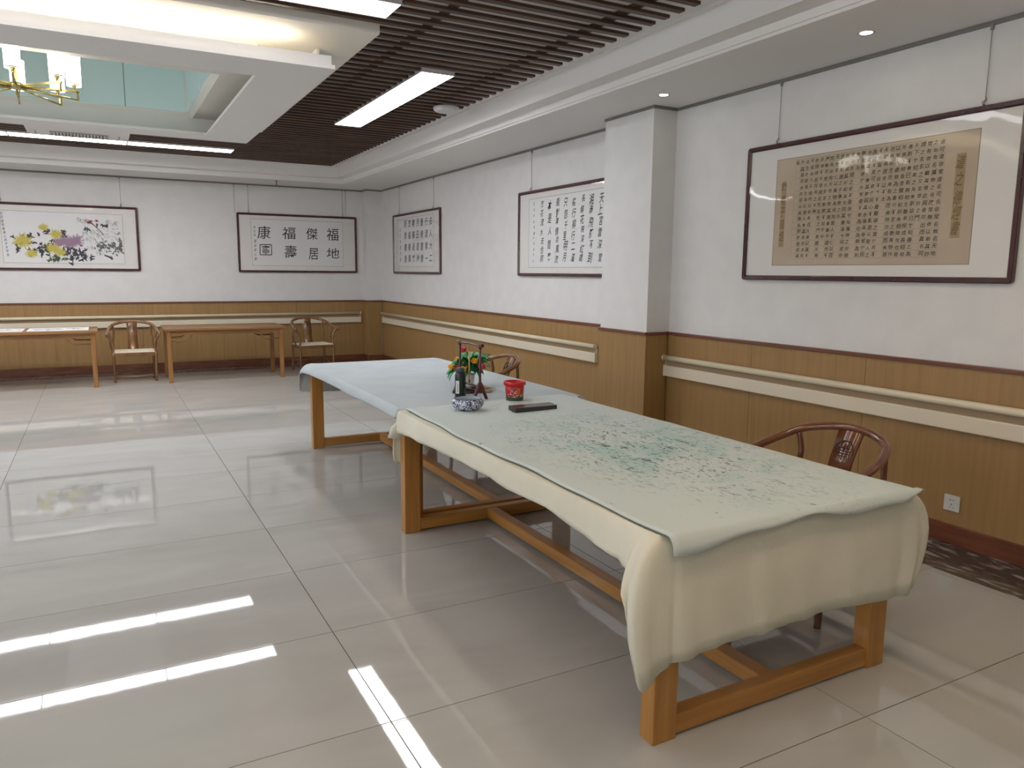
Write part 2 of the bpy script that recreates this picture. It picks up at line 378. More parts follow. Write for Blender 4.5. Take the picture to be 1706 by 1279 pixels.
bx(b, BX0, BX1-.02, BY1-.03, BY1-.01, BZ+.025, 3.24); bx(b, BX1-.04, BX1-.02, BY0+.32, BY1-.03, BZ+.025, 3.24); bx(b, BX0+.01, BX0+.03, BY0+.32, BY1-.03, BZ+.025, 3.24)
obj('tray_side', b, CEIL, box)
b = bm_new(); bx(b, OX0-.02, OX1+.02, OY0-.02, OY0, BZ+.025, 3.24); obj('tray_lip', b, CEIL, box)   # light baffle
o = obj('light_strip', bx(bm_new(), BX0+.1, 1.24, BY0+.06, BY0+.08, BZ+.078, BZ+.096), STRIP, box); o['label'] = 'warm LED strip hidden behind the fascia'
# light well of pale green glazed panels
ZT = 4.9
well = struct('light_well', frame_plate(WX0-.1, WX1+.1, WY0-.1, WY1+.1, WX0-.02, WX1+.02, WY0-.02, WY1+.02, 3.5, ZT), CEIL, 'tall light well lined with pale green glazed panels', 'light well')
obj('well_top', bx(bm_new(), WX0-.1, WX1+.1, WY0-.1, WY1+.1, ZT, ZT+.1), CEIL, well)
def gp(x0, x1, y0, y1): obj('glazed_panel', bx(bm_new(), x0, x1, y0, y1, 3.36, ZT), GREENG, well)
xj = [WX1, .369, -.60, -1.57, WX0]
for i in range(4):
    gp(xj[i+1]+.004, xj[i]-.004, WY1-.016, WY1); gp(xj[i+1]+.004, xj[i]-.004, WY0, WY0+.016)
for i in range(2):
    y0 = WY0+.02+(WY1-WY0-.04)*i/2; y1 = y0+(WY1-WY0-.04)/2
    gp(WX1-.016, WX1, y0+.004, y1-.004); gp(WX0, WX0+.016, y0+.004, y1-.004)
b = bm_new()
for x in xj[1:4]: bx(b, x-.004, x+.004, WY1-.012, WY1+.01, 3.36, ZT)
obj('joint_seal', b, GREENJ, well)
o = obj('corner_bead', bx(bm_new(), WX1-.034, WX1-.016, WY1-.034, WY1-.016, 3.36, ZT), CEIL, well)

# ceiling slats, cut at the box, the light panels and the vent panel
HOLES = [(AX0-.01, AX1+.01, AY0-.03, AY1+.02)]
LROWS = []
for yr in (11.22, 9.50, 4.67): LROWS += [('x', x0, yr) for x0 in (-3.47, -2.165, -.86, .445)]
LROWS += [('y', 2.43, 6.08), ('y', 2.43, 7.395)]
LROWS += [('y', -3.75, 6.08), ('y', -3.75, 7.395)]
# unseen second set, added to brighten the near end, above and behind the camera
NEARL = [('y', 2.43, .3), ('y', 2.43, 1.615), ('y', -3.75, .3), ('y', -3.75, 1.615), ('x', -2.165, .9), ('x', -.86, .9), ('x', .445, .9), ('x', -.86, -.8), ('x', .445, -.8)]
LROWS += NEARL
PW, PL = .30, 1.30
for ax, x, y in LROWS:
    HOLES.append((x-.005, x+PL+.01, y-.005, y+PW+.005) if ax == 'x' else (x-.005, x+PW+.005, y-.005, y+PL+.005))
VX0, VX1, VY0, VY1 = -.64, .45, 9.83, 11.20
HOLES.append((VX0, VX1, VY0, VY1))
SLX0, SLX1 = -4.34, 3.34
slmesh = {}
for k in range(93):
    y = -.93 + .1435*k
    if y > 12.25: break
    segs = [(SLX0, SLX1)]
    for hx0, hx1, hy0, hy1 in HOLES:
        if y+.025 < hy0 or y-.025 > hy1: continue
        ns = []
        for a, c in segs:
            if hx1 <= a or hx0 >= c: ns.append((a, c)); continue
            if hx0 > a: ns.append((a, hx0))
            if hx1 < c: ns.append((hx1, c))
        segs = ns
    for a, c in segs:
        L = round(c-a, 3)
        if L < .05: continue
        if L not in slmesh:
            slmesh[L] = obj('ceiling_slat', bx(bm_new(), 0, L, -.027, .027, 3.28, 3.301, bev=.003), SLAT, ce, (a, y, 0))
        else: inst(slmesh[L], ce, (a, y, 0))
b = bm_new()                                             # carriers the slats hang from
for x in (-4.0, -3.0, 2.1, 3.1):
    bx(b, x-.008, x+.008, -1.0, 12.3, 3.3015, 3.349)
o = obj('slat_carrier', b, SLAT, ce)
# vent panel
b = bx(bm_new(), VX0, VX1, VY0, VY1, 3.27, 3.30)
vp = struct('vent_panel', b, CEIL, 'flat white panel set between the slats with an air grille', 'vent')
vg = obj('air_grille', frame_plate(-.40, .22, 10.84, 11.16, -.37, .19, 10.87, 11.13, 3.262, 3.27), GRILLE, vp)
obj('grille_backing', bx(bm_new(), -.37, .19, 10.87, 11.13, 3.2685, 3.2695), mat('vent_dark', (120, 118, 120), .7), vp)
for k in range(16):
    x = -.36+.54*k/15
    obj('grille_blade', bx(bm_new(), x-.006, x+.006, 10.87, 11.13, 3.262, 3.268), CEIL, vg)
for x in (-.55, .34):
    o = obj('seam', bx(bm_new(), x-.006, x+.006, 10.88, 11.12, 3.2685, 3.2699), GREENJ, vp)

# ================================================================== LIGHT FITTINGS
def panel_light(ax, x, y, label, group, lamp=LAMP):
    w, d = (PL, PW) if ax == 'x' else (PW, PL)
    t = thing('ceiling_light', label, 'ceiling light', (x, y, 3.27), 0, group)
    obj('light_frame', frame_plate(0, w, 0, d, .006, w-.006, .006, d-.006, 0, .05), LFRAME, t)
    obj('diffuser', bx(bm_new(), .006, w-.006, .006, d-.006, .002, .010), lamp, t)
    obj('light_housing', bx(bm_new(), .006, w-.006, .006, d-.006, .011, .049), LFRAME, t)
names = {11.22: 'row nearest the far wall', 9.50: 'row hidden beyond the light well', 4.67: 'row at the top edge of the photo'}
posn = {-3.47: 'far left end of', -2.165: 'second from left in', -.86: 'second from right in', .445: 'rightmost in'}
nl_ = ['above the power socket, nearer half', 'above the power socket, farther half', 'by the windows, nearer half', 'by the windows, farther half', 'middle row, window end', 'middle row, centre', 'middle row, socket end', 'last row, window end', 'last row, socket end']
for i_, (ax, x, y) in enumerate(NEARL): panel_light(ax, x, y, 'added warm fill panel over the near end of the room, ' + nl_[i_], 'added fill panels over the near end of the room', LAMPW)
for ax, x, y in LROWS:
    if (ax, x, y) in NEARL: continue
    if ax == 'x': panel_light(ax, x, y, 'strip panel light, %s %s' % (posn[x], names[y]), 'white panel lights in the slat ceiling', LAMPD if y < 5 else LAMP)
    else:
        panel_light(ax, x, y, ('white panel light beside the smoke detector, %s half' % ('nearer' if y < 7 else 'farther')) if x > 0 else 'white panel light left of the light well, %s half' % ('nearer' if y < 7 else 'farther'), 'white panel lights in the slat ceiling')
for y, lb in ((3.235, 'small round recessed downlight above the largest framed scroll'), (5.112, 'small round recessed downlight beside the white pillar top')):
    t = thing('downlight', lb, 'downlight', (4.165, y, 3.10), 0, 'downlights in the ceiling border')
    b = bm_new(); lathe(b, [(.036, -.001), (.05, -.004), (.052, 0)], 24, capb=False); obj('rim', b, LFRAME, t)
    b = bm_new(); lathe(b, [(.036, -.0008), (.001, -.0008)], 24, capb=False); obj('lens', b, DOWN, t)
t = thing('smoke_detector', 'round white disc detector on the dark slat ceiling', 'smoke detector', (3.17, 7.27, 3.28))
b = bm_new(); lathe(b, [(.10, -.045), (.125, -.03), (.13, -.008), (.13, 0)], 28, capb=True, capt=True); obj('housing', b, LFRAME, t)
b = bm_new(); lathe(b, [(.045, -.052), (.055, -.045)], 20, capb=True); obj('sensor_cap', b, LFRAME, t)
t = thing('sprinkler', 'small sprinkler head on the ceiling border above the far scroll', 'sprinkler', (2.66, 13.02, 3.10))
b = bm_new(); lathe(b, [(.035, -.004), (.035, 0)], 16); obj('escutcheon', b, STEEL, t)
b = bm_new(); lathe(b, [(.03, -.075), (.03, -.068), (.008, -.06), (.01, -.004)], 12); obj('nozzle', b, STEEL, t)

# chandelier
ch = thing('chandelier', 'brass chandelier with glowing cylindrical glass shades in the light well', 'chandelier', (-.463, 7.2, 3.035))
ch.scale = (.93, .93, .93)
b = bm_new(); tube(b, [(0, 0, -.07), (0, 0, -.02), (0, 0, .02), (0, 0, 1.7)], [.004, .012, .014, .012], 10); obj('stem', b, BRASS, ch)
b = bm_new(); lathe(b, [(.02, -.025), (.06, -.01), (.06, .025), (.03, .035)], 20, capt=True); obj('hub', b, BRASS, ch)
b = bm_new(); lathe(b, [(.08, 1.66), (.08, 1.70)], 20, capt=True); obj('ceiling_rose', b, BRASS, ch)
b = bm_new()
bx(b, .04, .46, -.008, .008, .0, .018)                     # upper bar
tube(b, [(.05, 0, -.01), (.44, 0, -.055)], .008, 6); bx(b, .435, .451, -.008, .008, -.062, .01)
arm = obj('arm', b, BRASS, ch, rot=(0, 0, .03))
b = bm_new(); lathe(b, [(.008, .018), (.012, .04), (.032, .075), (.034, .08)], 16, cx=.42, capt=True); cup = obj('lamp_cup', b, BRASS, arm)
b = bm_new(); lathe(b, [(.054, .055), (.056, .056), (.058, .30), (.056, .30), (.053, .056)], 28, cx=.42, capb=False); shd = obj('lamp_shade', b, SHADE, arm)
b = bm_new(); lathe(b, [(.057, .055), (.058, .062), (.056, .064)], 28, cx=.42, capb=False); rg = obj('shade_ring', b, BRASS, arm)
for k in range(1, 8):
    a = inst(arm, ch, rot=(0, 0, .03+k*PI/4)); [inst(q, a) for q in (cup, shd, rg)]

# ================================================================== HANDRAILS
def handrail(label, axis, plane, a0, a1):
    mid = (a0+a1)/2
    t = thing('handrail', label, 'handrail', (plane, mid, 0) if axis == 'y' else (mid, plane, 0), 0, 'cream handrails on the wainscot')
    h = (a1-a0)/2
    def R(bm, u0, u1, d0, d1, z0, z1, bev=0):          # d = distance from the wall plane
        if axis == 'y': bx(bm, -d1, -d0, u0, u1, z0, z1, bev)
        else: bx(bm, u0, u1, -d1, -d0, z0, z1, bev)
        return bm
    obj('bumper_board', R(bm_new(), -h, h, .035, .062, .722, .822, .008), PVC2, t)
    obj('back_plate', R(bm_new(), -h+.01, h-.01, .022, .036, .735, .90), mat('rail_back', (150, 128, 98), .5), t)
    b = bm_new(); P = [(-.062, s, .892) for s in (-h, h)] if axis == 'y' else [(s, -.062, .892) for s in (-h, h)]
    tube(b, P, .024, 14); obj('grip_bar', b, PVC, t)
    for s in (-1, 1):
        b = bm_new(); R(b, *( (h-.004, h+.012) if s > 0 else (-h-.012, -h+.004)), .02, .066, .72, .825, .006)
        R(b, *( (h-.004, h+.008) if s > 0 else (-h-.008, -h+.004)), .02, .045, .82, .87, .003)
        tube(b, [((-.062), s*(h-.004), .892), ((-.062), s*(h+.012), .892)] if axis == 'y' else [(s*(h-.004), -.062, .892), (s*(h+.012), -.062, .892)], .028, 14)
        obj('end_cap', b, PVC, t)
handrail('cream handrail and bumper board on the long wall before the pillar, beside the socket', 'y', XR-.0, -1.9, 5.43)
handrail('cream handrail on the long wall between pillar and far corner', 'y', XR-.0, 6.55, 13.36)
handrail('cream handrail along the far wall behind desks and chairs', 'x', YB-.0, -4.6, 4.22)

# ================================================================== SOCKET
t = thing('wall_socket', 'white square power socket low on the right wall wainscot', 'socket', (XR-.018, 2.692, .26))
obj('plate', bx(bm_new(), -.009, 0, -.05, .05, -.05, .05, bev=.003), LABELW, t)
for y, z, w, h in ((.009, .02, .009, .0035), (-.009, .02, .009, .0035), (0, -.008, .0035, .009), (.011, -.026, .007, .0035), (-.011, -.026, .007, .0035)):
    obj('socket_slot', bx(bm_new(), -.0105, -.009, y-w/2, y+w/2, z-h/2, z+h/2), BLACK, t)

# ================================================================== FRAMED ART
GC = {}
def glyph(c):
    if c in GC: return GC[c]
    cu = bpy.data.curves.new('g', 'FONT'); cu.body = c; cu.resolution_u = 2; cu.offset = GOFF
    o = bpy.data.objects.new('g', cu); COL.objects.link(o)
    dg = bpy.context.evaluated_depsgraph_get(); me = bpy.data.meshes.new_from_object(o.evaluated_get(dg))
    vs = [(v.co.x, v.co.y) for v in me.vertices]; fs = [tuple(p.vertices) for p in me.polygons]
    bpy.data.objects.remove(o); bpy.data.curves.remove(cu); bpy.data.meshes.remove(me)
    if vs:
        x0, x1 = min(v[0] for v in vs), max(v[0] for v in vs); y0, y1 = min(v[1] for v in vs), max(v[1] for v in vs)
        cx, cy = (x0+x1)/2, (y0+y1)/2; s = max(x1-x0, y1-y0, .55)
        vs = [((x-cx)/s, (y-cy)/s) for x, y in vs]
    GC[c] = (vs, fs); return GC[c]
GOFF = 0.012
class Ink:
    """characters and strokes as thin flat shapes in a picture's own plane (u right, v up)"""
    def __init__(s, y): s.v, s.f, s.y, s.k = [], [], y, 0
    def char(s, c, u, v, w, h, shear=0, rot=0):
        vs, fs = glyph(c); n = len(s.v); cr, sr = math.cos(rot), math.sin(rot)
        for x, y in vs:
            x2 = x*w + shear*y*w; y2 = y*h
            s.v.append((u + x2*cr - y2*sr, s.y, v + x2*sr + y2*cr))
        s.f += [tuple(i+n for i in f) for f in fs]
    def poly(s, pts):
        n = len(s.v); yo = s.y - (s.k % 40)*2.2e-5; s.v += [(p[0], yo, p[1]) for p in pts]; s.f.append(tuple(range(n, n+len(pts))))
    def stroke(s, pts, w0, w1=None):
        w1 = w0 if w1 is None else w1; n = len(pts); L, R = [], []
        for i, p in enumerate(pts):
            a, b = pts[max(i-1, 0)], pts[min(i+1, n-1)]; dx, dy = b[0]-a[0], b[1]-a[1]; d = math.hypot(dx, dy) or 1
            w = (w0+(w1-w0)*i/(n-1))/2; L.append((p[0]-dy/d*w, p[1]+dx/d*w)); R.append((p[0]+dy/d*w, p[1]-dx/d*w))
        for i in range(n-1): s.poly([L[i], R[i], R[i+1], L[i+1]])
        s.k += 1
    def build(s, name, m, par):
        me = bpy.data.meshes.new(name); me.from_pydata(s.v, [], s.f); me.materials.append(m)
        o = bpy.data.objects.new(name, me); COL.objects.link(o); o.parent = par; return o
def rect_mesh(u0, u1, v0, v1, y0, y1): return bx(bm_new(), u0, u1, y0, y1, v0, v1)
def artwork(label, origin, rz, w, h, inner, paper, wires, ztop=3.08, fw_=.036, group='framed calligraphy and painting on the walls', back=.03):
    """local x right, -y towards the room, z up; origin is the lower left corner on the wall"""
    t = thing('framed_artwork', label, 'framed picture', origin, rz, group)
    D = back
    b = bm_new(); prof = [(0, -.002), (0, -D), (.006, -D-.006), (fw_-.008, -D-.004), (fw_, -D+.006), (fw_, -.002)]
    r = .022; corners = [(0, 0), (w, 0), (w, h), (0, h)]; ringv = []
    def inset(d):
        pts = []
        rr = max(r-d, .001)
        for (cx, cy), a0 in (((d+rr, d+rr), PI), ((w-d-rr, d+rr), 1.5*PI), ((w-d-rr, h-d-rr), 0), ((d+rr, h-d-rr), .5*PI)):
            for k in range(5): a = a0+k*PI/8; pts.append((cx+rr*math.cos(a), cy+rr*math.sin(a)))
        return pts
    for d, y in prof: ringv.append([b.verts.new((p[0], y, p[1])) for p in inset(d)])
    for i in range(len(prof)-1):
        for k in range(20):
            b.faces.new((ringv[i][k], ringv[i][(k+1) % 20], ringv[i+1][(k+1) % 20], ringv[i+1][k]))
    bmesh.ops.recalc_face_normals(b, faces=b.faces)
    obj('frame', b, FRAME, t)
    y = -D+.012
    obj('mount', rect_mesh(fw_-.004, w-fw_+.004, fw_-.004, h-fw_+.004, y, y+.006), MATB, t)
    u0, u1, v0, v1 = inner
    pp = obj('paper', rect_mesh(u0, u1, v0, v1, y-.0012, y), paper, t)
    e = .0035; b = bm_new()
    for (a, c, d, f) in ((u0-e, u0, v0-e, v1+e), (u1, u1+e, v0-e, v1+e), (u0, u1, v0-e, v0), (u0, u1, v1, v1+e)): bx(b, a, c, y-.0013, y-.0001, d, f)
    obj('paper_border', b, INKG if paper is not PAPERB else PAPERL, t)
    for u in wires:
        b = bm_new(); tube(b, [(u, -.012, h+.045), (u, -.010, ztop-origin[2])], .0022, 6); hw = obj('hanging_wire', b, STEEL, t)
        b = bm_new(); tube(b, [(u, -.02, h-.002), (u-.008, -.022, h+.02), (u+.006, -.016, h+.034), (u, -.012, h+.05)], [.006, .007, .006, .003], 7)
        obj('wire_hook', b, STEEL, hw); obj('rail_clip', bx(bm_new(), u-.008, u+.008, -.018, -.006, ztop-origin[2]-.03, ztop-origin[2]), STEEL, hw)
    b = bm_new(); bx(b, fw_-.002, w-fw_+.002, -D+.0015, -D+.003, fw_-.002, h-fw_+.002); obj('glass', b, GLASSP, t)
    return t, y-.0018
CH1 = ('道可道非常道名可名非常名無名天地之始有名萬物之母故常無欲以觀其妙常有欲以觀其徼此兩者同出而異名同謂之玄玄之又玄眾妙之門|'
 '天下皆知美之為美斯惡已皆知善之為善斯不善已有無相生難易相成長短相形高下相盈音聲相和前後相隨恆也是以聖人處無為之事行不言之教萬物作而弗始生而弗有為而弗恃功成而弗居夫唯弗居是以不去|'
 '不尚賢使民不爭不貴難得之貨使民不為盜不見可欲使民心不亂是以聖人之治虛其心實其腹弱其志強其骨常使民無知無欲使夫智者不敢為也為無為則無不治|'
 '道沖而用之或不盈淵兮似萬物之宗挫其銳解其紛和其光同其塵湛兮似或存吾不知誰之子象帝之先|'
 '天地不仁以萬物為芻狗聖人不仁以百姓為芻狗天地之間其猶橐籥乎虛而不屈動而愈出多言數窮不如守中|'
 '谷神不死是謂玄牝玄牝之門是謂天地根綿綿若存用之不勤|天長地久天地所以能長且久者以其不自生故能長生是以聖人後其身而身先外其身而身存非以其無私邪故能成其私|上善若水水善利萬物而不爭處眾人之所惡故幾於道')
# 1 - the largest, on the near right wall
W1, H1 = 2.08, 1.02
t1, y1 = artwork('largest framed scroll, dense small writing on brown silk, beside the white pillar', (XR, 4.55, 1.612), -PI/2, W1, H1, (.30, 1.815, .114, .895), PAPERB, (.285, 1.82))
ink = Ink(y1); ln = Ink(y1+.0004); random.seed(3)
cols, rows = 27, 16; ux0, ux1, vy0, vy1 = .475, 1.612, .158, .876
cw, rh = (ux1-ux0)/cols, (vy1-vy0)/rows; ci, ri = 0, 0
for para in CH1.split('|'):
    for c in para:
        if ci >= cols: break
        u, v = ux1-(ci+.5)*cw, vy1-(ri+.5)*rh
        s = random.uniform(.78, .98)
        ink.char(c, u+random.uniform(-.002, .002), v+random.uniform(-.002, .002), cw*s*.86, rh*s*.76, .1, random.uniform(-.06, .06)); ri += 1
        if ri == rows: ri = 0; ci += 1
    if ri: ri = 0; ci += 1
for k in range(rows+1): ln.stroke([(ux0, vy0+k*rh), (ux1, vy0+k*rh)], .0013)
for k in range(cols+1): ln.stroke([(ux0+k*cw, vy0), (ux0+k*cw, vy1)], .0010)
ln.build('ruled_grid', PAPERL, t1); ink.build('calligraphy', INK, t1)
nt = Ink(y1)
for c, v in (('錄', .70), ('老', .60), ('子', .51), ('道', .42), ('經', .33)): nt.char(c, .375, v, .045, .075, .2, .1)
nt.build('side_inscription', INKB, t1); nt = Ink(y1)
for c, v in (('道', .72), ('之', .62), ('德', .51), ('經', .42), ('書', .33)): nt.char(c, 1.715, v, .05, .085, .2, -.1)
nt.build('side_inscription', INKB, t1)
SLIP = noisy(mat('title_silk', (166, 144, 112), .8), (160, 138, 106), (172, 150, 120), scale=(6, 6, 6))
obj('title_slip', bx(bm_new(), .352, .40, y1+.0002, y1+.0006, .25, .72), SLIP, t1); obj('title_slip', bx(bm_new(), 1.685, 1.745, y1+.0002, y1+.0006, .27, .77), SLIP, t1)
# 2 - half hidden behind the pillar
W2, H2 = 2.08, 1.0
t2, y2 = artwork('framed cursive calligraphy in bold columns, partly hidden behind the pillar', (XR, 8.30, 1.612), -PI/2, W2, H2, (.255, 1.82, .105, .90), PAPERW, (.285, 1.82))
ink = Ink(y2); colsT = ['天上宮雲深堂', '湘南飛雁不到', '長條花映深紅處', '橋行柳行二溪', '只怨千里明月', '能對薄情自風流', '本是人間客', '落花流水去也詞', '己亥年秋月書於長沙客舍']
for k, s in enumerate(colsT):
    u = 1.74-k*.168; n = len(s); small = k == 8; hh = .72/n
    for i, c in enumerate(s):
        z = random.uniform(.85, 1.15)*(1 if not small else .6)
        ink.char(c, u+random.uniform(-.012, .012)-(.02 if small else 0), .87-hh*(i+.5)+random.uniform(-.01, .01), min(.085, hh*.75)*z*.85, min(.105, hh*.85)*z, .28, random.uniform(-.12, .12))
ink.build('calligraphy', INK, t2)
# 3 - beyond, near the far corner
W3, H3 = 2.08, 1.0
t3, y3 = artwork('framed calligraphy in small even rows, on the side wall by the far corner', (XR, 12.82, 1.615), -PI/2, W3, H3, (.27, 1.80, .12, .915), PAPERW, (.285, 1.80))
ink = Ink(y3); colsT = ['去人大二', '行酒第一', '重青重意', '月日道海', '曉晨過客', '流福春風', '雨青書香']
for k, s in enumerate(colsT):
    for i, c in enumerate(s): ink.char(c, 1.70-k*.185, .82-i*.19, .115, .125, .15, random.uniform(-.08, .08))
for i, c in enumerate('戊戌年夏月書'): ink.char(c, .34, .74-i*.10, .05, .07, .15)
ink.build('calligraphy', INK, t3)
# 4 - far wall, eight large characters
GC.clear(); GOFF = .004
W4, H4 = 2.07, 1.0
t4, y4 = artwork('framed scroll of eight large black characters on the far wall', (2.12, YB, 1.618), 0, W4, H4, (.23, 1.81, .12, .90), PAPERW, (.20, 1.82))
ink = Ink(y4)
for u, v, c, w, h in ((1.63, .68, '福', .215, .22), (1.63, .35, '地', .23, .19), (1.26, .68, '傑', .20, .21), (1.28, .33, '居', .17, .21), (.86, .68, '福', .225, .21), (.88, .36, '壽', .21, .22), (.44, .68, '康', .215, .22), (.46, .38, '寧', .135, .17)):
    ink.char(c, u, v, w, h, .05); ink.build('character', INK, t4); ink = Ink(y4)
for (a, b2) in (((.365, .47), (.555, .475)), ((.365, .47), (.36, .30)), ((.555, .475), (.555, .30)), ((.36, .30), (.555, .30))): ink.stroke([a, b2], .014)
ink.build('square_around_character', INK, t4)
GC.clear(); GOFF = .006
sm = Ink(y4)
for i, c in enumerate('辛丑年'): sm.char(c, .285, .76-i*.065, .035, .045)
for i, c in enumerate('湘潭老人書'): sm.char(c, .285, .53-i*.075, .04, .055, .2)
sm.build('side_inscription', INKG, t4)
# 5 - flower and rock painting, cut by the left frame edge
W5, H5 = 2.07, 1.0
t5, y5 = artwork('framed ink painting of yellow and purple chrysanthemums beside rocks', (-1.45, YB, 1.622), 0, W5, H5, (.23, 1.845, .11, .875), PAPERW, (.25, 1.84))
GX = lambda px: .23+(px-5)/(207-5)*1.615            # painting laid out from left to right over the sheet
GY = lambda py: .11+(438-py)/(438-352)*.765
M_Y, M_P, M_D, M_G, M_R, M_K = (mat('paint_yellow', (200, 186, 88), .8), mat('paint_purple', (158, 130, 152), .8), mat('paint_dark_leaf', (52, 54, 66), .8), mat('paint_green', (66, 88, 60), .8), mat('paint_red', (120, 40, 52), .8), mat('paint_rock', (96, 100, 96), .8))
random.seed(11)
Y_, P_, D_, G_, R_, K_ = [Ink(y5-.001*i) for i in (2, 2, 0, 1, 3, 0)]
def mum(I, x, y, r, n=30):
    r = r*1.3
    I.poly([(x+r*.3*math.cos(q*PI/5), y+r*.26*math.sin(q*PI/5)) for q in range(10)])
    for k in range(n):
        a = 2*PI*k/n+random.uniform(-.1, .1); rr = r*random.uniform(.65, 1.05)
        p = [(x+math.cos(a)*rr*f+random.uniform(-.004, .004), y+math.sin(a)*rr*f*.85) for f in (.1, .5, 1)]
        I.stroke(p, r*.17, r*.04)
for x, y, r in ((1, 1, 1),):
    for px, py, rr in ((38, 401, .12), (72, 378, .065), (92, 389, .085), (86, 413, .10), (50, 422, .075), (98, 419, .075), (34, 404, .08)): mum(Y_, GX(px), GY(py), rr)
    for px, py, rr in ((124, 399, .11), (104, 401, .10), (114, 405, .08), (96, 402, .07)): mum(P_, GX(px), GY(py), rr)
def leafs(I, cx, cy, sx, sy, n, r):
    for _ in range(n):
        x, y = cx+random.gauss(0, sx), cy+random.gauss(0, sy)
        for q in range(4):
            a = random.uniform(0, 2*PI); I.stroke([(x, y), (x+math.cos(a)*r*.6, y+math.sin(a)*r*.6), (x+math.cos(a)*r, y+math.sin(a)*r)], r*.55, r*.12)
leafs(D_, GX(118), GY(422), .13, .05, 34, .045); leafs(D_, GX(66), GY(410), .14, .06, 26, .04); leafs(D_, GX(48), GY(392), .08, .03, 8, .04)
leafs(G_, GX(90), GY(430), .10, .03, 12, .04); leafs(D_, GX(84), GY(385), .06, .03, 8, .04); leafs(D_, GX(62), GY(420), .10, .04, 14, .04)
leafs(D_, GX(106), GY(390), .03, .02, 5, .045); leafs(D_, GX(145), GY(378), .03, .02, 5, .03); leafs(D_, GX(175), GY(372), .035, .008, 6, .035)
leafs(K_, GX(168), GY(408), .04, .03, 26, .025); leafs(K_, GX(188), GY(412), .06, .05, 36, .028); leafs(K_, GX(201), GY(402), .012, .07, 26, .026)
for _ in range(70):
    x, y = GX(random.uniform(135, 176)), GY(random.uniform(378, 420)); a = random.uniform(-1.2, -.2)
    K_.stroke([(x, y), (x+.03*math.cos(a), y+.03*math.sin(a)), (x+.06*math.cos(a-.3), y+.06*math.sin(a-.3))], .006, .002)
for cx, cy in ((138, 362), (188, 364)):
    for _ in range(22):
        x, y = GX(cx+random.uniform(-10, 10)), GY(cy+random.uniform(-3, 5)); a = random.uniform(-2.4, -.7)
        K_.stroke([(x, y), (x+.05*math.cos(a), y+.05*math.sin(a))], .006, .001)
R_.stroke([(GX(150), GY(366)), (GX(158), GY(372)), (GX(166), GY(380)), (GX(173), GY(388))], .016, .008)
for px, py in ((149, 367), (162, 364), (133, 407), (152, 365)): mum(R_, GX(px), GY(py), .03, 12)
for _ in range(30): 
    x, y = GX(random.uniform(172, 200)), GY(random.uniform(375, 398)); R_.stroke([(x, y), (x+.03, y-.015)], .006, .002)
D_.stroke([(GX(172), GY(423)), (GX(180), GY(426)), (GX(186), GY(430))], .02, .03)
for i, c in enumerate('花开富贵春满人间岁岁平安'): D_.char(c, GX(7+.5*i), .83-i*.055, .035, .045)
for I, m, nm in ((K_, M_K, 'painted_rocks'), (D_, M_D, 'painted_leaves'), (G_, M_G, 'painted_green_leaves'), (Y_, M_Y, 'painted_yellow_flowers'), (P_, M_P, 'painted_purple_flowers'), (R_, M_R, 'painted_red_marks')): I.build(nm, m, t5)
# two loose wires hang beside artworks
for x, lb in ((2.155-.06, 'spare thin picture wire left of the eight-character scroll'), (4.0, 'spare thin picture wire by the far right corner pillar')):
    b = bm_new(); tube(b, [(0, -.01, 0), (0, -.01, 3.08-2.62)], .002, 6); bx(b, -.008, .008, -.016, -.002, 3.05-2.62, 3.08-2.62)
    tag(obj('picture_wire', b, STEEL, None, (x, YB-.002, 2.62)), lb, 'picture wire')

# ================================================================== BIG TABLES
def table(label, x0, y0, y1, sx):
    """x0..x0+1.25 outer legs, y0..y1 outer legs; sx = centre of the long stretcher"""
    x1 = x0+1.25; off = (x0, y0, 0)
    t = thing('writing_table', label, 'table', off, 0, 'long oak writing tables set end to end')
    obj('tabletop', bx(bm_new(), x0-.0, x1+.02, y0-.012, y1+.012, .735, .775, .004), OAKY, t, off=off)
    lw, ld = .105, .075
    for yy in (y0, y1-ld):
        for xx in (x0, x1-lw): obj('leg', bx(bm_new(), xx, xx+lw, yy, yy+ld, 0, .735, .004), OAKZ, t, off=off)
        obj('floor_rail', bx(bm_new(), x0+lw-.002, x1-lw+.002, yy+.008, yy+ld-.008, .012, .088, .003), OAKX, t, off=off)
        obj('top_rail', bx(bm_new(), x0+lw-.002, x1-lw+.002, yy+.01, yy+ld-.01, .665, .735, .002), OAKX, t, off=off)
    obj('long_stretcher', bx(bm_new(), sx-.035, sx+.035, y0+ld-.01, y1-ld+.01, .02, .085, .003), OAKY, t, off=off)
table('nearer oak writing table with H-shaped floor rails under draped felt', 1.62, 1.92, 4.46, 2.24)
table('farther oak writing table with H-shaped floor rails under white cloth', 1.68, 4.49, 7.05, 2.36)

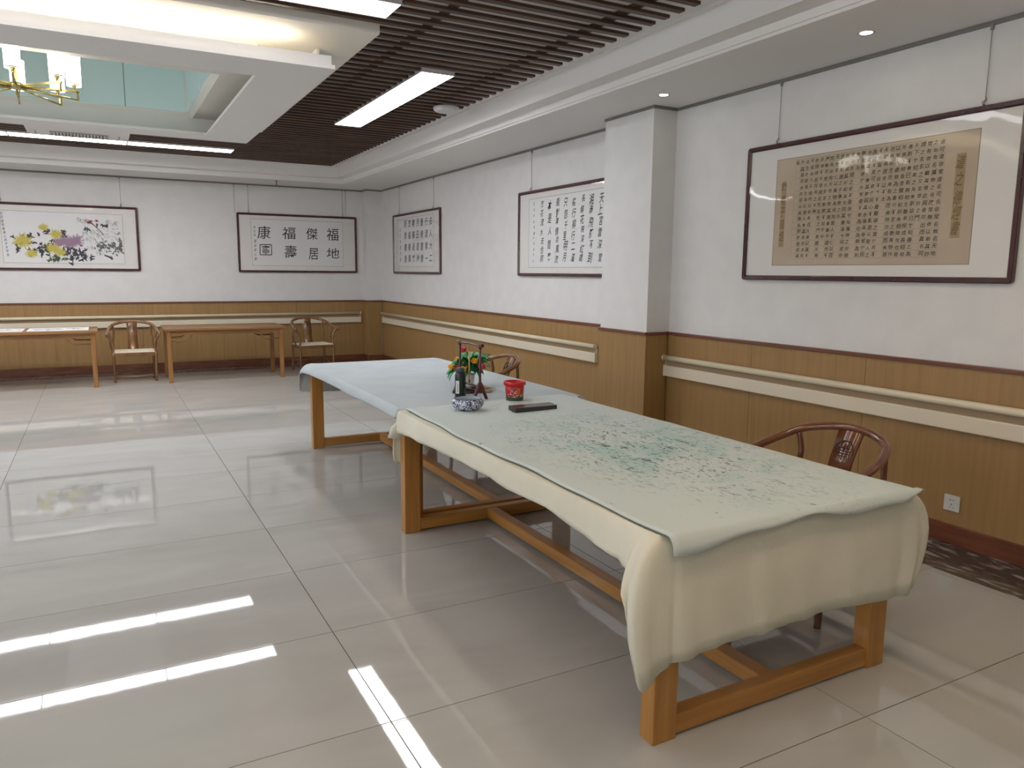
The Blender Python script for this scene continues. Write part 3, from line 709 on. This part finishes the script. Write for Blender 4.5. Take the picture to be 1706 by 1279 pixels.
def drape(bm, keys, rows=9, sub=7, seed=1, wav=.006, mi=0):
    """keys: (top, mid, hem) points round the table edge; returns the list of top verts"""
    rnd = random.Random(seed)
    ks = [[Vector(k[i]) for k in keys] for i in range(3)]
    tops, mids, hems = [spline(k, sub) for k in ks]; n = len(tops); grid = []
    ph = [rnd.uniform(0, 6.28) for _ in range(6)]
    for i in range(n):
        col = []
        for r in range(rows+1):
            t = r/rows; p = tops[i]*(1-t)**2 + (mids[i]*2 - (tops[i]+hems[i])*.5)*2*t*(1-t) + hems[i]*t*t
            w = wav*t*(math.sin(i*.55+ph[0])+.7*math.sin(i*1.13+ph[1])+.4*math.sin(i*2.1+ph[2]))
            d = (tops[min(i+1, n-1)]-tops[max(i-1, 0)]); nrm = Vector((-d.y, d.x, 0)); nrm = nrm.normalized() if nrm.length > 1e-6 else Vector()
            p = p + nrm*w
            if r == rows: p.z += .5*wav*(math.sin(i*.8+ph[3])+.6*math.sin(i*1.9+ph[4]))
            col.append(bm.verts.new(p))
        grid.append(col)
    for i in range(n-1):
        for r in range(rows):
            f = bm.faces.new((grid[i][r], grid[i][r+1], grid[i+1][r+1], grid[i+1][r])); f.smooth = True; f.material_index = mi
    return [c[0] for c in grid]
def cap(bm, top, inner=None):
    """close the flat top with an inner ring so the crease is soft"""
    cen = Vector((sum(v.co.x for v in top)/len(top), sum(v.co.y for v in top)/len(top), 0))
    f = bm.faces.new(top); f.smooth = False
    return f
def cloth(name, label, keys, z, seed, thick=.004, wav=.006, cat='tablecloth', m_=FELT):
    b = bm_new(); loop = keys + [keys[0]]
    tp = drape(b, loop, seed=seed, wav=wav)
    last = tp.pop()                                  # duplicate of the first
    bmesh.ops.remove_doubles(b, verts=b.verts, dist=1e-5)
    tv = []
    for v in tp:
        if v.is_valid: tv.append(v)
    f = b.faces.new(tv)
    bmesh.ops.triangulate(b, faces=[f])
    bmesh.ops.recalc_face_normals(b, faces=b.faces)
    o = obj(name, b, m_); m = o.modifiers.new('thick', 'SOLIDIFY'); m.thickness = thick; m.offset = 1
    return tag(o, label, cat)
Z = .780
near_keys = [   # counter-clockwise from the far left corner of the near table (seam), clockwise seen from above reversed
 ((1.615, 4.46, Z), (1.60, 4.46, .73), (1.585, 4.44, .655)),
 ((1.605, 4.0, Z), (1.585, 4.0, .74), (1.575, 4.0, .682)),
 ((1.60, 3.2, Z), (1.58, 3.2, .745), (1.572, 3.2, .690)),
 ((1.60, 2.6, Z), (1.58, 2.6, .74), (1.570, 2.6, .686)),
 ((1.60, 2.2, Z), (1.575, 2.2, .73), (1.560, 2.2, .660)),
 ((1.60, 2.03, Z), (1.56, 2.02, .72), (1.535, 2.0, .645)),
 ((1.60, 1.95, Z), (1.52, 1.94, .69), (1.46, 1.90, .56)),
 ((1.605, 1.91, Z), (1.475, 1.87, .60), (1.50, 1.86, .285)),
 ((1.64, 1.895, Z), (1.60, 1.865, .58), (1.60, 1.86, .325)),
 ((1.72, 1.89, Z), (1.70, 1.865, .56), (1.70, 1.86, .342)),
 ((1.95, 1.89, Z), (1.95, 1.865, .57), (1.95, 1.86, .352)),
 ((2.2, 1.89, Z), (2.2, 1.865, .57), (2.2, 1.86, .356)),
 ((2.5, 1.89, Z), (2.5, 1.865, .58), (2.5, 1.86, .360)),
 ((2.80, 1.89, Z), (2.80, 1.865, .58), (2.80, 1.86, .332)),
 ((2.885, 1.893, Z), (2.96, 1.865, .60), (2.91, 1.86, .345)),
 ((2.905, 1.91, Z), (3.035, 1.88, .63), (2.965, 1.87, .40)),
 ((2.905, 1.96, Z), (3.0, 1.97, .66), (3.0, 1.98, .50)),
 ((2.905, 2.12, Z), (2.94, 2.12, .74), (2.96, 2.12, .68)),
 ((2.905, 2.22, Z), (2.93, 2.22, .77), (2.94, 2.22, .75)),
 ((2.91, 3.2, Z), (2.93, 3.2, .77), (2.94, 3.2, .75)),
 ((2.91, 4.3, Z), (2.93, 4.3, .77), (2.94, 4.3, .75)),
 ((2.90, 4.47, Z), (2.91, 4.475, .77), (2.91, 4.478, .76)),
 ((2.3, 4.475, Z), (2.3, 4.478, .77), (2.3, 4.48, .76)),
 ((1.75, 4.475, Z), (1.75, 4.478, .76), (1.75, 4.48, .74)),
 ((1.66, 4.472, Z), (1.655, 4.476, .74), (1.65, 4.478, .70)),
]
cloth('tablecloth', 'cream felt tablecloth on nearer table, hanging deep at its near end', near_keys, Z, 3)
ZF = .782
far_keys = [
 ((1.69, 7.10, ZF+.003), (1.64, 7.16, .735), (1.62, 7.18, .62)),
 ((1.68, 7.04, ZF+.003), (1.62, 7.02, .75), (1.60, 7.02, .716)),
 ((1.672, 6.5, ZF), (1.65, 6.5, .752), (1.64, 6.5, .722)),
 ((1.67, 5.7, ZF), (1.648, 5.7, .75), (1.64, 5.7, .716)),
 ((1.665, 5.1, ZF), (1.645, 5.1, .752), (1.64, 5.1, .72)),
 ((1.66, 4.62, ZF), (1.642, 4.62, .752), (1.635, 4.62, .715)),
 ((1.67, 4.505, ZF), (1.665, 4.49, .765), (1.66, 4.488, .745)),
 ((2.3, 4.50, ZF), (2.3, 4.49, .77), (2.3, 4.488, .755)),
 ((2.92, 4.50, ZF), (2.93, 4.49, .765), (2.93, 4.488, .745)),
 ((2.99, 4.6, ZF), (3.01, 4.6, .77), (3.02, 4.6, .755)),
 ((2.99, 5.8, ZF), (3.01, 5.8, .77), (3.02, 5.8, .755)),
 ((2.99, 6.85, ZF), (3.01, 6.85, .77), (3.02, 6.85, .755)),
 ((2.97, 7.12, ZF), (3.02, 7.16, .69), (3.03, 7.17, .57)),
 ((2.85, 7.13, ZF), (2.86, 7.17, .66), (2.86, 7.18, .50)),
 ((2.3, 7.13, ZF), (2.3, 7.17, .64), (2.3, 7.18, .50)),
 ((1.85, 7.13, ZF), (1.84, 7.17, .64), (1.83, 7.18, .505)),
 ((1.74, 7.13, ZF+.002), (1.70, 7.18, .64), (1.69, 7.19, .515)),
 ((1.71, 7.125, ZF+.003), (1.65, 7.18, .66), (1.615, 7.19, .53)),
]
cloth('tablecloth', 'white tablecloth on farther table with folded back far corner, brush rack on it', far_keys, ZF, 5, wav=.0025, m_=FELTW)
# folded corner flap of the near cloth at the seam
b = bm_new()
A = [(1.668, 4.462, .784), (1.640, 4.455, .755), (1.60, 4.45, .72), (1.555, 4.45, .685), (1.535, 4.452, .62)]
Bp = [(1.668, 4.462, .784), (1.662, 4.44, .74), (1.655, 4.435, .70), (1.65, 4.435, .65), (1.645, 4.44, .605)]
rows_ = []
for p, q in zip(A, Bp): rows_.append([b.verts.new(Vector(p).lerp(Vector(q), k/5) + Vector((0, -.012*math.sin(PI*k/5), 0))) for k in range(6)])
for i in range(4):
    for k in range(5):
        f = b.faces.new((rows_[i][k], rows_[i][k+1], rows_[i+1][k+1], rows_[i+1][k])); f.smooth = True
bmesh.ops.remove_doubles(b, verts=b.verts, dist=1e-4)
o = obj('cloth_corner', b, FELT); o.modifiers.new('t', 'SOLIDIFY').thickness = .004
tc_ = [q for q in bpy.data.objects if q.name == 'tablecloth'][0]; o.name = 'corner_fold'; o.parent = tc_
b = bm_new(); rows_ = []
for z, x0, x1 in ((.70, 1.585, 1.655), (.60, 1.578, 1.655), (.52, 1.574, 1.655), (.47, 1.578, 1.65), (.445, 1.60, 1.645)):
    rows_.append([b.verts.new((x0+(x1-x0)*k/5, 4.474+.006*math.sin(k*1.1)+.0*z, z)) for k in range(6)])
for i in range(4):
    for k in range(5): b.faces.new((rows_[i][k], rows_[i][k+1], rows_[i+1][k+1], rows_[i+1][k])).smooth = True
o = obj('hanging_strip', b, FELT, tc_); o.modifiers.new('t', 'SOLIDIFY').thickness = .004

# upper felt sheet with the ink marks: wavy edges, near edge hanging a little over
b = bm_new(); NX, NY = 44, 84; random.seed(5); ZU = .789
def fx0(y): return 1.612+.024*((y-1.87)/2.6)**1.0+.05*max(0, (y-3.6))/1. * .6 + .006*math.sin(y*5.1)+.004*math.sin(y*11.7)
def fx1(y): return 2.905+.045*(y-1.87)/2.6+.012*math.sin(y*6.3+1)+.008*math.sin(y*13.1)
def fy0(x): return 1.868
grid = []
for j in range(NY+1):
    row = []
    for i in range(NX+1):
        s = i/NX; y = 1.872 + (4.47-1.872)*j/NY; x = fx0(y)+(fx1(y)-fx0(y))*s
        y2 = y + (.08*(s)) * (j/NY)              # far edge runs slightly off square
        z = ZU + .0016*math.sin(x*9+y*4)+.0014*math.sin(y*13+x*5)
        if x > 2.87: z -= (x-2.87)*.25
        row.append(b.verts.new((x, y2, z)))
    grid.append(row)
# hanging near edge
over = []
for r in range(1, 5):
    row = []
    for i in range(NX+1):
        s = i/NX; x = fx0(1.87)+(fx1(1.87)-fx0(1.87))*s + (.02*r/4 if s > .97 else 0)
        hang = (.030+.014*math.sin(s*9+.6)+.008*math.sin(s*21) + .02*(1-s)**6)
        if s > .93: hang = hang*(1-(s-.93)/.07*.9)
        t = r/4; row.append(b.verts.new((x, 1.872-.018*math.sin(t*PI/2)-.014*t, ZU-hang*t*t)))
    over.append(row)
full = over[::-1]+grid
for j in range(len(full)-1):
    for i in range(NX): b.faces.new((full[j][i], full[j][i+1], full[j+1][i+1], full[j+1][i])).smooth = True
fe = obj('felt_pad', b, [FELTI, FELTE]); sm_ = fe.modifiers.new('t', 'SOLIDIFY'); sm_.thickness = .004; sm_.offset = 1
tag(fe, 'thin white felt pad on the nearer table, covered with ink and teal marks', 'felt pad')
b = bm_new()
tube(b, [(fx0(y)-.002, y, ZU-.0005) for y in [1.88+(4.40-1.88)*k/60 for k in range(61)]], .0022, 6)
o = obj('dark_edge', b, FELTE, fe); o['label'] = 'dark long edge of the felt'  # thin dark line along the left edge of the sheet
ZTOP = ZU+.0055
ZT2 = .7875

# ================================================================== THINGS ON THE TABLE
# bowl
bl = thing('brush_washing_bowl', 'low blue and white porcelain bowl with floral pattern, on the felt', 'bowl', (1.998, 4.262, ZTOP))
bl.scale = (1, 1, 1.08)
b = bm_new(); lathe(b, [(.062, 0), (.066, .004), (.09, .018), (.102, .034), (.104, .046), (.098, .058), (.088, .066)], 40); obj('bowl_body', b, PORC, bl)
b = bm_new(); lathe(b, [(.088, .066), (.085, .068), (.082, .064), (.09, .05), (.088, .03), (.05, .014), (.001, .012)], 40, capb=False); obj('bowl_inside', b, PORCI, bl)
b = bm_new(); lathe(b, [(.0905, .048), (.001, .048)], 40, capb=False); obj('water', b, WATER, bl)
b = bm_new(); lathe(b, [(.0885, .0655), (.0865, .0695), (.0835, .067)], 40, capb=False); obj('blue_rim', b, mat('cobalt', (40, 60, 104), .2), bl)
# bucket
bk = thing('plastic_bucket', 'small red plastic bucket with printed sides and green base', 'bucket', (2.445, 4.465, ZTOP-.002))
b = bm_new(); lathe(b, [(.056, .002), (.058, 0), (.067, .125), (.064, .125), (.054, .006), (.001, .006)], 36, capb=True); obj('bucket_body', b, DRED, bk)
b = bm_new(); lathe(b, [(.067, .104), (.075, .107), (.077, .124), (.074, .130), (.068, .131), (.064, .126)], 36, capb=False); obj('rolled_rim', b, RED, bk)
b = bm_new(); lathe(b, [(.0584, .001), (.0603, .026)], 36, capb=False); obj('green_band', b, GRN, bk)
def patch(bm, a0, a1, z0, z1, e=.0006, mi=0, n=4):
    R = lambda z: .058+.009*z/.125+e
    g = [[bm.verts.new((R(z)*math.cos(a0+(a1-a0)*k/n), R(z)*math.sin(a0+(a1-a0)*k/n), z)) for k in range(n+1)] for z in (z0, z1)]
    for k in range(n): bm.faces.new((g[0][k], g[0][k+1], g[1][k+1], g[1][k])).material_index = mi
b = bm_new(); random.seed(2)
for k in range(26):
    a = -2.15+random.gauss(0, .2); z = .045+random.gauss(0, .014); patch(b, a, a+.09, z, z+.007, .0007, random.choice((0, 0, 1)))
for k in range(12):
    a = -2.15+random.gauss(0, .16); z = .082+random.gauss(0, .005); patch(b, a, a+.08, z, z+.004, .0007, 2)
patch(b, -1.9, -1.45, .04, .088, .0005, 3)
obj('printed_flowers', b, [PINK, LABELW, BOTTLE2, ORG], bk)
b = bm_new()
for k in range(7): patch(b, -1.42+k*.05, -1.42+k*.05+random.uniform(.015, .035), .027, .047, .0008, 0, 1)
obj('printed_barcode', b, LABELW, bk)
# paperweights
for i, (y, lb) in enumerate(((4.065, 'front dark wooden paperweight bar of the pair'), (4.125, 'rear dark wooden paperweight bar of the pair'))):
    m = mat('ebony_%d' % i, (40, 26, 28) if i else (34, 30, 30), .3, coat=.4)
    o = obj('paperweight', bx(bm_new(), -.15, .15, -.027, .027, 0, .028, bev=.002), m, None, (2.37+.01*i, y, ZTOP-.001), rot=(0, 0, .0))
    tag(o, lb, 'paperweight', 'pair of wooden paperweights')
# ink bottle
bt = thing('ink_bottle', 'dark green plastic ink bottle with pale label, in front of brush rack', 'bottle', (2.175, 4.76, ZT2))
b = bm_new(); lathe(b, [(.036, 0), (.038, .003), (.038, .150), (.036, .166), (.030, .176), (.027, .178)], 28, capt=True); obj('bottle_body', b, BOTTLE, bt)
b = bm_new(); lathe(b, [(.028, .176), (.031, .179), (.030, .202), (.022, .210)], 24, capt=True); obj('bottle_cap', b, BOTTLE2, bt)
b = bm_new(); n = 8
g = [[b.verts.new((.0386*math.cos(a), .0386*math.sin(a), z)) for a in [-2.95+.75*k/n for k in range(n+1)]] for z in (.03, .12)]
for k in range(n): b.faces.new((g[0][k], g[0][k+1], g[1][k+1], g[1][k]))
lb_ = obj('bottle_label', b, LABELW, bt)
b = bm_new()
for k in range(5):
    a = -2.45; z = .042+k*.012
    q = [(.039*math.cos(a+d), .039*math.sin(a+d), z+e) for d, e in ((-.08, 0), (.08, 0), (.08, .006), (-.08, .006))]; b.faces.new([b.verts.new(p) for p in q])
obj('label_print', b, BLACK, lb_)
# brush rack
rk = thing('brush_rack', 'dark rosewood brush hanging rack with one brush, standing on the table', 'brush rack', (2.262, 4.78, ZT2), 0)
ya, yb_ = -.155, .155
for s, xx in ((ya, .0), (yb_, -.01)):
    b = bm_new(); tube(b, [(xx, s, .05), (xx, s, .36)], [.0085, .0075], 10); obj('post', b, RACK, rk)
    b = bm_new()
    tube(b, [(xx-.05, s, .0), (xx-.035, s, .035), (xx-.012, s, .085), (xx, s, .115)], [.012, .012, .015, .012], 8)
    tube(b, [(xx+.05, s, .0), (xx+.035, s, .035), (xx+.012, s, .085), (xx, s, .115)], [.012, .012, .015, .012], 8)
    bx(b, xx-.02, xx+.02, s-.011, s+.011, .045, .10); obj('foot', b, RACK, rk)
    b = bm_new(); tube(b, [(xx-.0, s-.035 if s < 0 else s-.0, .372), (xx, s, .362), (xx, s+(.035 if s > 0 else .0), .372)], [.013, .012, .013], 8)
    tube(b, [(xx, s, .35), (xx, s, .378)], [.012, .014], 8); obj('finial', b, RACK, rk)
b = bm_new(); tube(b, [(0, ya-.03, .375), (0, ya, .366), (-.005, 0, .372), (-.01, yb_, .366), (-.01, yb_+.03, .375)], [.009, .008, .008, .008, .009], 8); obj('top_bar', b, RACK, rk)
for z in (.055, .085):
    b = bm_new(); tube(b, [(0, ya, z), (-.01, yb_, z)], .007, 8); obj('lower_bar', b, RACK, rk)
hb = thing('hanging_brush', 'bamboo writing brush hanging from the rack bar', 'brush', (2.262, 4.80, ZT2+.115))
b = bm_new(); tube(b, [(0, 0, 0), (0, 0, .20)], .005, 8); obj('brush_handle', b, BAMB, hb)
b = bm_new(); tube(b, [(0, 0, -.045), (0, 0, -.02), (0, 0, 0)], [.001, .006, .0055], 8); obj('brush_tip', b, BLACK, hb)
b = bm_new(); tube(b, [(0, 0, .20), (0, 0, .245)], .001, 5); obj('brush_loop', b, BLACK, hb)
# brushes lying behind the rack
random.seed(9)
lay = [(.0, .010, .10, 'pale tipped brush lying lowest behind the rack', 0), (.03, .010, .02, 'pinkish tipped brush lying behind the rack, nearest the bucket', 1), (.06, .010, -.06, 'thin dark handled brush lying behind the rack, middle of the heap', 0), (.025, .029, .05, 'broad white brush lying on top of the heap behind the rack', 0), (.055, .029, -.03, 'dark handled brush lying across the heap behind the rack', 1)]
for i, (dy, dz, rz_, lb, k) in enumerate(lay):
    t = thing('writing_brush', lb, 'brush', (2.36, 4.86+dy*1.6, ZT2+dz), rz_, 'brushes lying behind the rack')
    b = bm_new(); tube(b, [(-.14, 0, 0), (.02, 0, 0)], [.006, .008], 8); obj('brush_handle', b, BLACK if i != 1 else RACK, t)
    b = bm_new(); tube(b, [(.02, 0, 0), (.05, 0, 0), (.09, 0, -.002), (.13, 0, -.004)], [.011, .015, .012, .003], 8); obj('brush_tip', b, BRIS if not k else BRIS2, t)
# flower pot
fp = thing('potted_flowers', 'white pot of artificial yellow and pink flowers with green leaves', 'potted plant', (2.42, 5.16, ZT2))
b = bm_new(); lathe(b, [(.038, 0), (.041, .003), (.055, .10), (.053, .104), (.05, .10), (.048, .085), (.001, .083)], 28); obj('pot', b, LABELW, fp)
b = bm_new(); random.seed(21)
for k in range(9):
    a = k*2*PI/9; tube(b, [(0, 0, .08), (.04*math.cos(a), .04*math.sin(a), .15), (.09*math.cos(a), .09*math.sin(a), .2)], .003, 5)
obj('stem', b, LEAF, fp)
b = bm_new(); n = 6
L_, R_2, Cn = [], [], []
for i in range(n+1):
    t_ = i/n; w = .030*math.sin(PI*min(1, t_*1.02))**.7*(1-.25*t_); x = .10*t_; z = .018*math.sin(t_*PI)-.02*t_*t_
    L_.append(b.verts.new((x, w, z+.006))); Cn.append(b.verts.new((x, 0, z))); R_2.append(b.verts.new((x, -w, z+.006)))
for i in range(n):
    b.faces.new((Cn[i], Cn[i+1], L_[i+1], L_[i])); b.faces.new((R_2[i], R_2[i+1], Cn[i+1], Cn[i]))
bmesh.ops.remove_doubles(b, verts=b.verts, dist=1e-5)
lf0 = obj('leaf', b, LEAF, fp)
first = True
for k in range(64):
    a = random.uniform(0, 2*PI); el = random.uniform(-.7, 1.2); r = random.uniform(.02, .075)
    loc = (r*math.cos(a), r*math.sin(a), .165+random.uniform(-.05, .07)); rot = (random.uniform(-.4, .4), -el*.7+.25, a); s = random.uniform(.95, 1.25)
    if first: lf0.location = loc; lf0.rotation_euler = rot; first = False
    else: inst(lf0, fp, loc, rot, (s, s, s))
def rose(m, name):
    b = bm_new(); bmesh.ops.create_icosphere(b, subdivisions=2, radius=.021)
    for k in range(14):
        a = k*2.4; h = -.8+1.7*k/14; rr = .024*math.sqrt(max(.05, 1-h*h*.7)); c = Vector((rr*math.cos(a), rr*math.sin(a), h*.016))
        t1_ = Vector((-math.sin(a), math.cos(a), 0)); u_ = Vector((c.x*.4, c.y*.4, .012))
        q = [c-t1_*.010-u_*.5, c+t1_*.010-u_*.5, c+t1_*.008+u_, c-t1_*.008+u_]; b.faces.new([b.verts.new(p) for p in q])
    for f in b.faces: f.smooth = True
    return obj(name, b, m, fp)
ry, rp, rm = rose(YEL, 'flower'), rose(PNK, 'flower'), rose(MAR, 'flower')
ry['label'] = 'yellow flower head'; rp['label'] = 'pink flower head'; rm['label'] = 'maroon flower head'
# laid out round the side that faces the room
def side(u, d, z):      # u to the right seen from the near end of the table, d towards the near end
    return (u*.88 - d*.45, -u*.45 - d*.88, z)
ry.location = side(-.118, .10, .165); rp.location = side(-.035, .04, .29); rm.location = side(-.07, .135, .165)
inst(ry, fp, side(-.03, .14, .155)); inst(ry, fp, side(.055, .12, .215)); inst(rp, fp, side(.105, .11, .17)); inst(rp, fp, side(.02, -.09, .22)); inst(ry, fp, side(-.08, -.08, .2))

# ================================================================== CHAIRS
def make_chair(label, wood):
    t = thing('horseshoe_armchair', label, 'chair', (0, 0, 0), 0, 'horseshoe back armchairs with woven seats')
    SW, SD = .29, .21
    b = bm_new()
    for s in (-1, 1): pass
    bx(b, -SW, SW, -SD-.015, -SD+.02, .385, .435, .004); bx(b, -SW+.01, SW-.01, SD-.02, SD+.015, .385, .435, .004)
    bx(b, -SW-.012, -SW+.022, -SD+.02, SD-.02, .385, .435, .004); bx(b, SW-.022, SW+.012, -SD+.02, SD-.02, .385, .435, .004)
    obj('seat_frame', b, wood, t)
    b = bm_new(); bx(b, -SW+.008, SW-.008, -SD-.008, SD+.004, .434, .452, .007); obj('seat', b, SEAT, t)
    hoop = spline([(-.345, -.245, .690), (-.352, -.17, .705), (-.335, -.03, .735), (-.315, .10, .775), (-.255, .225, .825), (-.13, .295, .856), (0, .315, .865),
                   (.13, .295, .856), (.255, .225, .825), (.315, .10, .775), (.335, -.03, .735), (.352, -.17, .705), (.345, -.245, .690)], 5)
    n = len(hoop); b = bm_new(); tube(b, hoop, [.017+.005*abs(math.sin(PI*i/(n-1))) + (.006 if i < 3 or i > n-4 else 0) for i in range(n)], 12, sq=1.0); obj('hoop_rail', b, wood, t)
    for s in (-1, 1):
        b = bm_new(); tube(b, spline([(s*.275, -SD+.005, 0), (s*.28, -SD, .22), (s*.285, -SD, .44)], 4), .018, 10); lg = obj('leg', b, wood, t)
        b = bm_new(); tube(b, spline([(s*.285, -SD, .44), (s*.275, -SD+.02, .52), (s*.30, -SD+.03, .62), (s*.345, -SD+.03, .70)], 4), [.016]*13, 10); obj('arm_post', b, wood, t)
        b = bm_new(); tube(b, spline([(s*.27, SD-.005, 0), (s*.272, SD-.005, .22), (s*.272, SD, .44)], 4), .018, 10); obj('leg', b, wood, t)
        b = bm_new(); tube(b, spline([(s*.272, SD, .44), (s*.265, SD+.005, .6), (s*.25, SD+.02, .70), (s*.262, SD+.005, .815)], 4), [.015]*13, 10); obj('back_post', b, wood, t)
        b = bm_new(); tube(b, spline([(s*.285, .0, .43), (s*.31, .0, .55), (s*.30, .0, .65), (s*.327, .005, .742)], 4), [.011]*13, 8); obj('side_spindle', b, wood, t)
        b = bm_new(); tube(b, [(s*.272, -SD, .13), (s*.272, SD, .13)], .011, 8); obj('stretcher', b, wood, t)
    b = bm_new(); tube(b, [(-.27, -SD, .08), (.27, -SD, .08)], .012, 8); obj('stretcher', b, wood, t)
    b = bm_new(); tube(b, [(-.27, SD, .16), (.27, SD, .16)], .011, 8); obj('stretcher', b, wood, t)
    # curved splat
    prof = spline([(.20, .435), (.235, .55), (.225, .66), (.265, .77), (.312, .862)], 5); b = bm_new(); g = []
    for i, p in enumerate(prof):
        w = .076-.010*math.sin(PI*i/(len(prof)-1)); g.append([b.verts.new((x, p[0]+dy, p[1])) for x, dy in ((-w, -.006), (w, -.006), (w, .006), (-w, .006))])
    for i in range(len(g)-1):
        for k in range(4): b.faces.new((g[i][k], g[i][(k+1) % 4], g[i+1][(k+1) % 4], g[i+1][k])).smooth = (k in (0, 2))
    b.faces.new(g[0][::-1]); b.faces.new(g[-1]); bmesh.ops.recalc_face_normals(b, faces=b.faces)
    sp = obj('back_splat', b, wood, t)
    # carved round medallion: ring and lattice lines standing slightly proud
    b = bm_new(); cz, R = .745, .05
    yz = lambda z: .225+(.265-.225)*max(0, (z-.66)/.11)-.0065 if z < .77 else .265+(z-.77)*.51-.0065
    def pt(u, v): return (u*1.15, yz(cz+v)-.0035, cz+v*1.15)
    tube(b, [pt(R*math.cos(a), R*math.sin(a)) for a in [2*PI*k/28 for k in range(29)]], .0032, 5, cap=False)
    for v in (-.006, .006): tube(b, [pt(-.034, v), pt(.034, v)], .0026, 5)
    for v in (.018, -.018): tube(b, [pt(-.024, v), pt(-.006, v)], .0026, 5); tube(b, [pt(.006, v), pt(.024, v)], .0026, 5)
    for u in (-.012, .012): tube(b, [pt(u, .018), pt(u, .032)], .0026, 5); tube(b, [pt(u, -.018), pt(u, -.032)], .0026, 5)
    tube(b, [pt(0, .006), pt(0, .036)], .0026, 5); tube(b, [pt(0, -.006), pt(0, -.036)], .0026, 5)
    obj('carved_medallion', b, mat('carving', (58, 32, 22), .5), sp)
    return t
c0 = make_chair('brown horseshoe armchair at the far wall between the two narrow desks', CHAIRW)
c0.location = (.41, 12.62, 0)
dup(c0, (3.10, 12.72, 0), .10, 'brown horseshoe armchair at the far wall by the corner pillar, beyond the bare desk')
dup(c0, (3.13, 6.33, 0), -PI/2, 'brown horseshoe armchair behind the farther table, seen past the red bucket')
c4 = make_chair('dark reddish horseshoe armchair with carved medallion behind the nearer table', CHAIRR)
c4.location = (3.10, 2.555, 0); c4.rotation_euler = (0, 0, -PI/2)

# ================================================================== NARROW DESKS
def desk(label, x0, x1, y0, y1):
    off = (x0, y0, 0); t = thing('narrow_desk', label, 'desk', off, 0, 'narrow desks along the far wall')
    obj('desktop', bx(bm_new(), x0-.03, x1+.03, y0-.03, y1+.03, .765, .80, .006), DESK, t, off=off)
    for yy, s in ((y0+.025, 1), (y1-.025, -1)):
        for xx in (x0+.03, x1-.03):
            b = bm_new(); bx(b, xx-.03, xx+.03, yy-.025, yy+.025, 0, .765, .008); obj('leg', b, DESKZ, t, off=off)
        obj('apron', bx(bm_new(), x0+.06, x1-.06, yy-.012, yy+.012, .70, .765), DESK, t, off=off)
        for sx, xx in ((1, x0+.06), (-1, x1-.06)):
            b = bm_new(); tube(b, [(xx, yy, .612), (xx+sx*.20, yy, .612), (xx+sx*.25, yy, .655), (xx+sx*.29, yy, .70)], .013, 6)
            obj('corner_bracket', b, DESK, t, off=off)
    for xx in (x0+.03, x1-.03): obj('side_apron', bx(bm_new(), xx-.012, xx+.012, y0+.05, y1-.05, .70, .765), DESK, t, off=off)
    return t
desk('narrow brown desk at the far left holding two painted sheets', -1.78, -.08, 12.04, 12.86)
desk('narrow brown desk at the far wall between the two armchairs, top bare', .83, 2.49, 12.07, 12.86)
# painted sheets
random.seed(14)
for x0, x1, lb in ((-1.70, -.95, 'sheet with ink painting on the left desk, cut by photo edge'), (-.90, -.16, 'sheet with pale landscape painting at right end of left desk')):
    t = thing('painted_sheet', lb, 'painting', (x0, 12.18, .8005), 0, 'painted sheets on the left desk')
    obj('sheet', bx(bm_new(), 0, x1-x0, 0, .60, 0, .003), PAPERW, t)
    b = bm_new()
    for k in range(60):
        x, y = random.uniform(.05, x1-x0-.08), random.gauss(.3, .10); w, h = random.uniform(.02, .07), random.uniform(.02, .06)
        if not .03 < y < .5: continue
        b.faces.new([b.verts.new(p) for p in ((x, y, .0034), (x+w, y+.01, .0034), (x+w*.7, y+h, .0034), (x+.2*w, y+h*.8, .0034))])
    obj('painted_hills', b, noisy(mat('wash_ink', (110, 118, 112), .9), (84, 92, 88), (160, 166, 160), scale=(30, 30, 30)), t)

# ================================================================== bring the layout to real metres
for o in list(bpy.data.objects):
    if o.parent is None and o.type != 'CAMERA':
        o.location = Vector(o.location)*S; o.scale = Vector(o.scale)*S
for o in bpy.data.objects: 
    if o.parent and o.get('category'): del o['category']
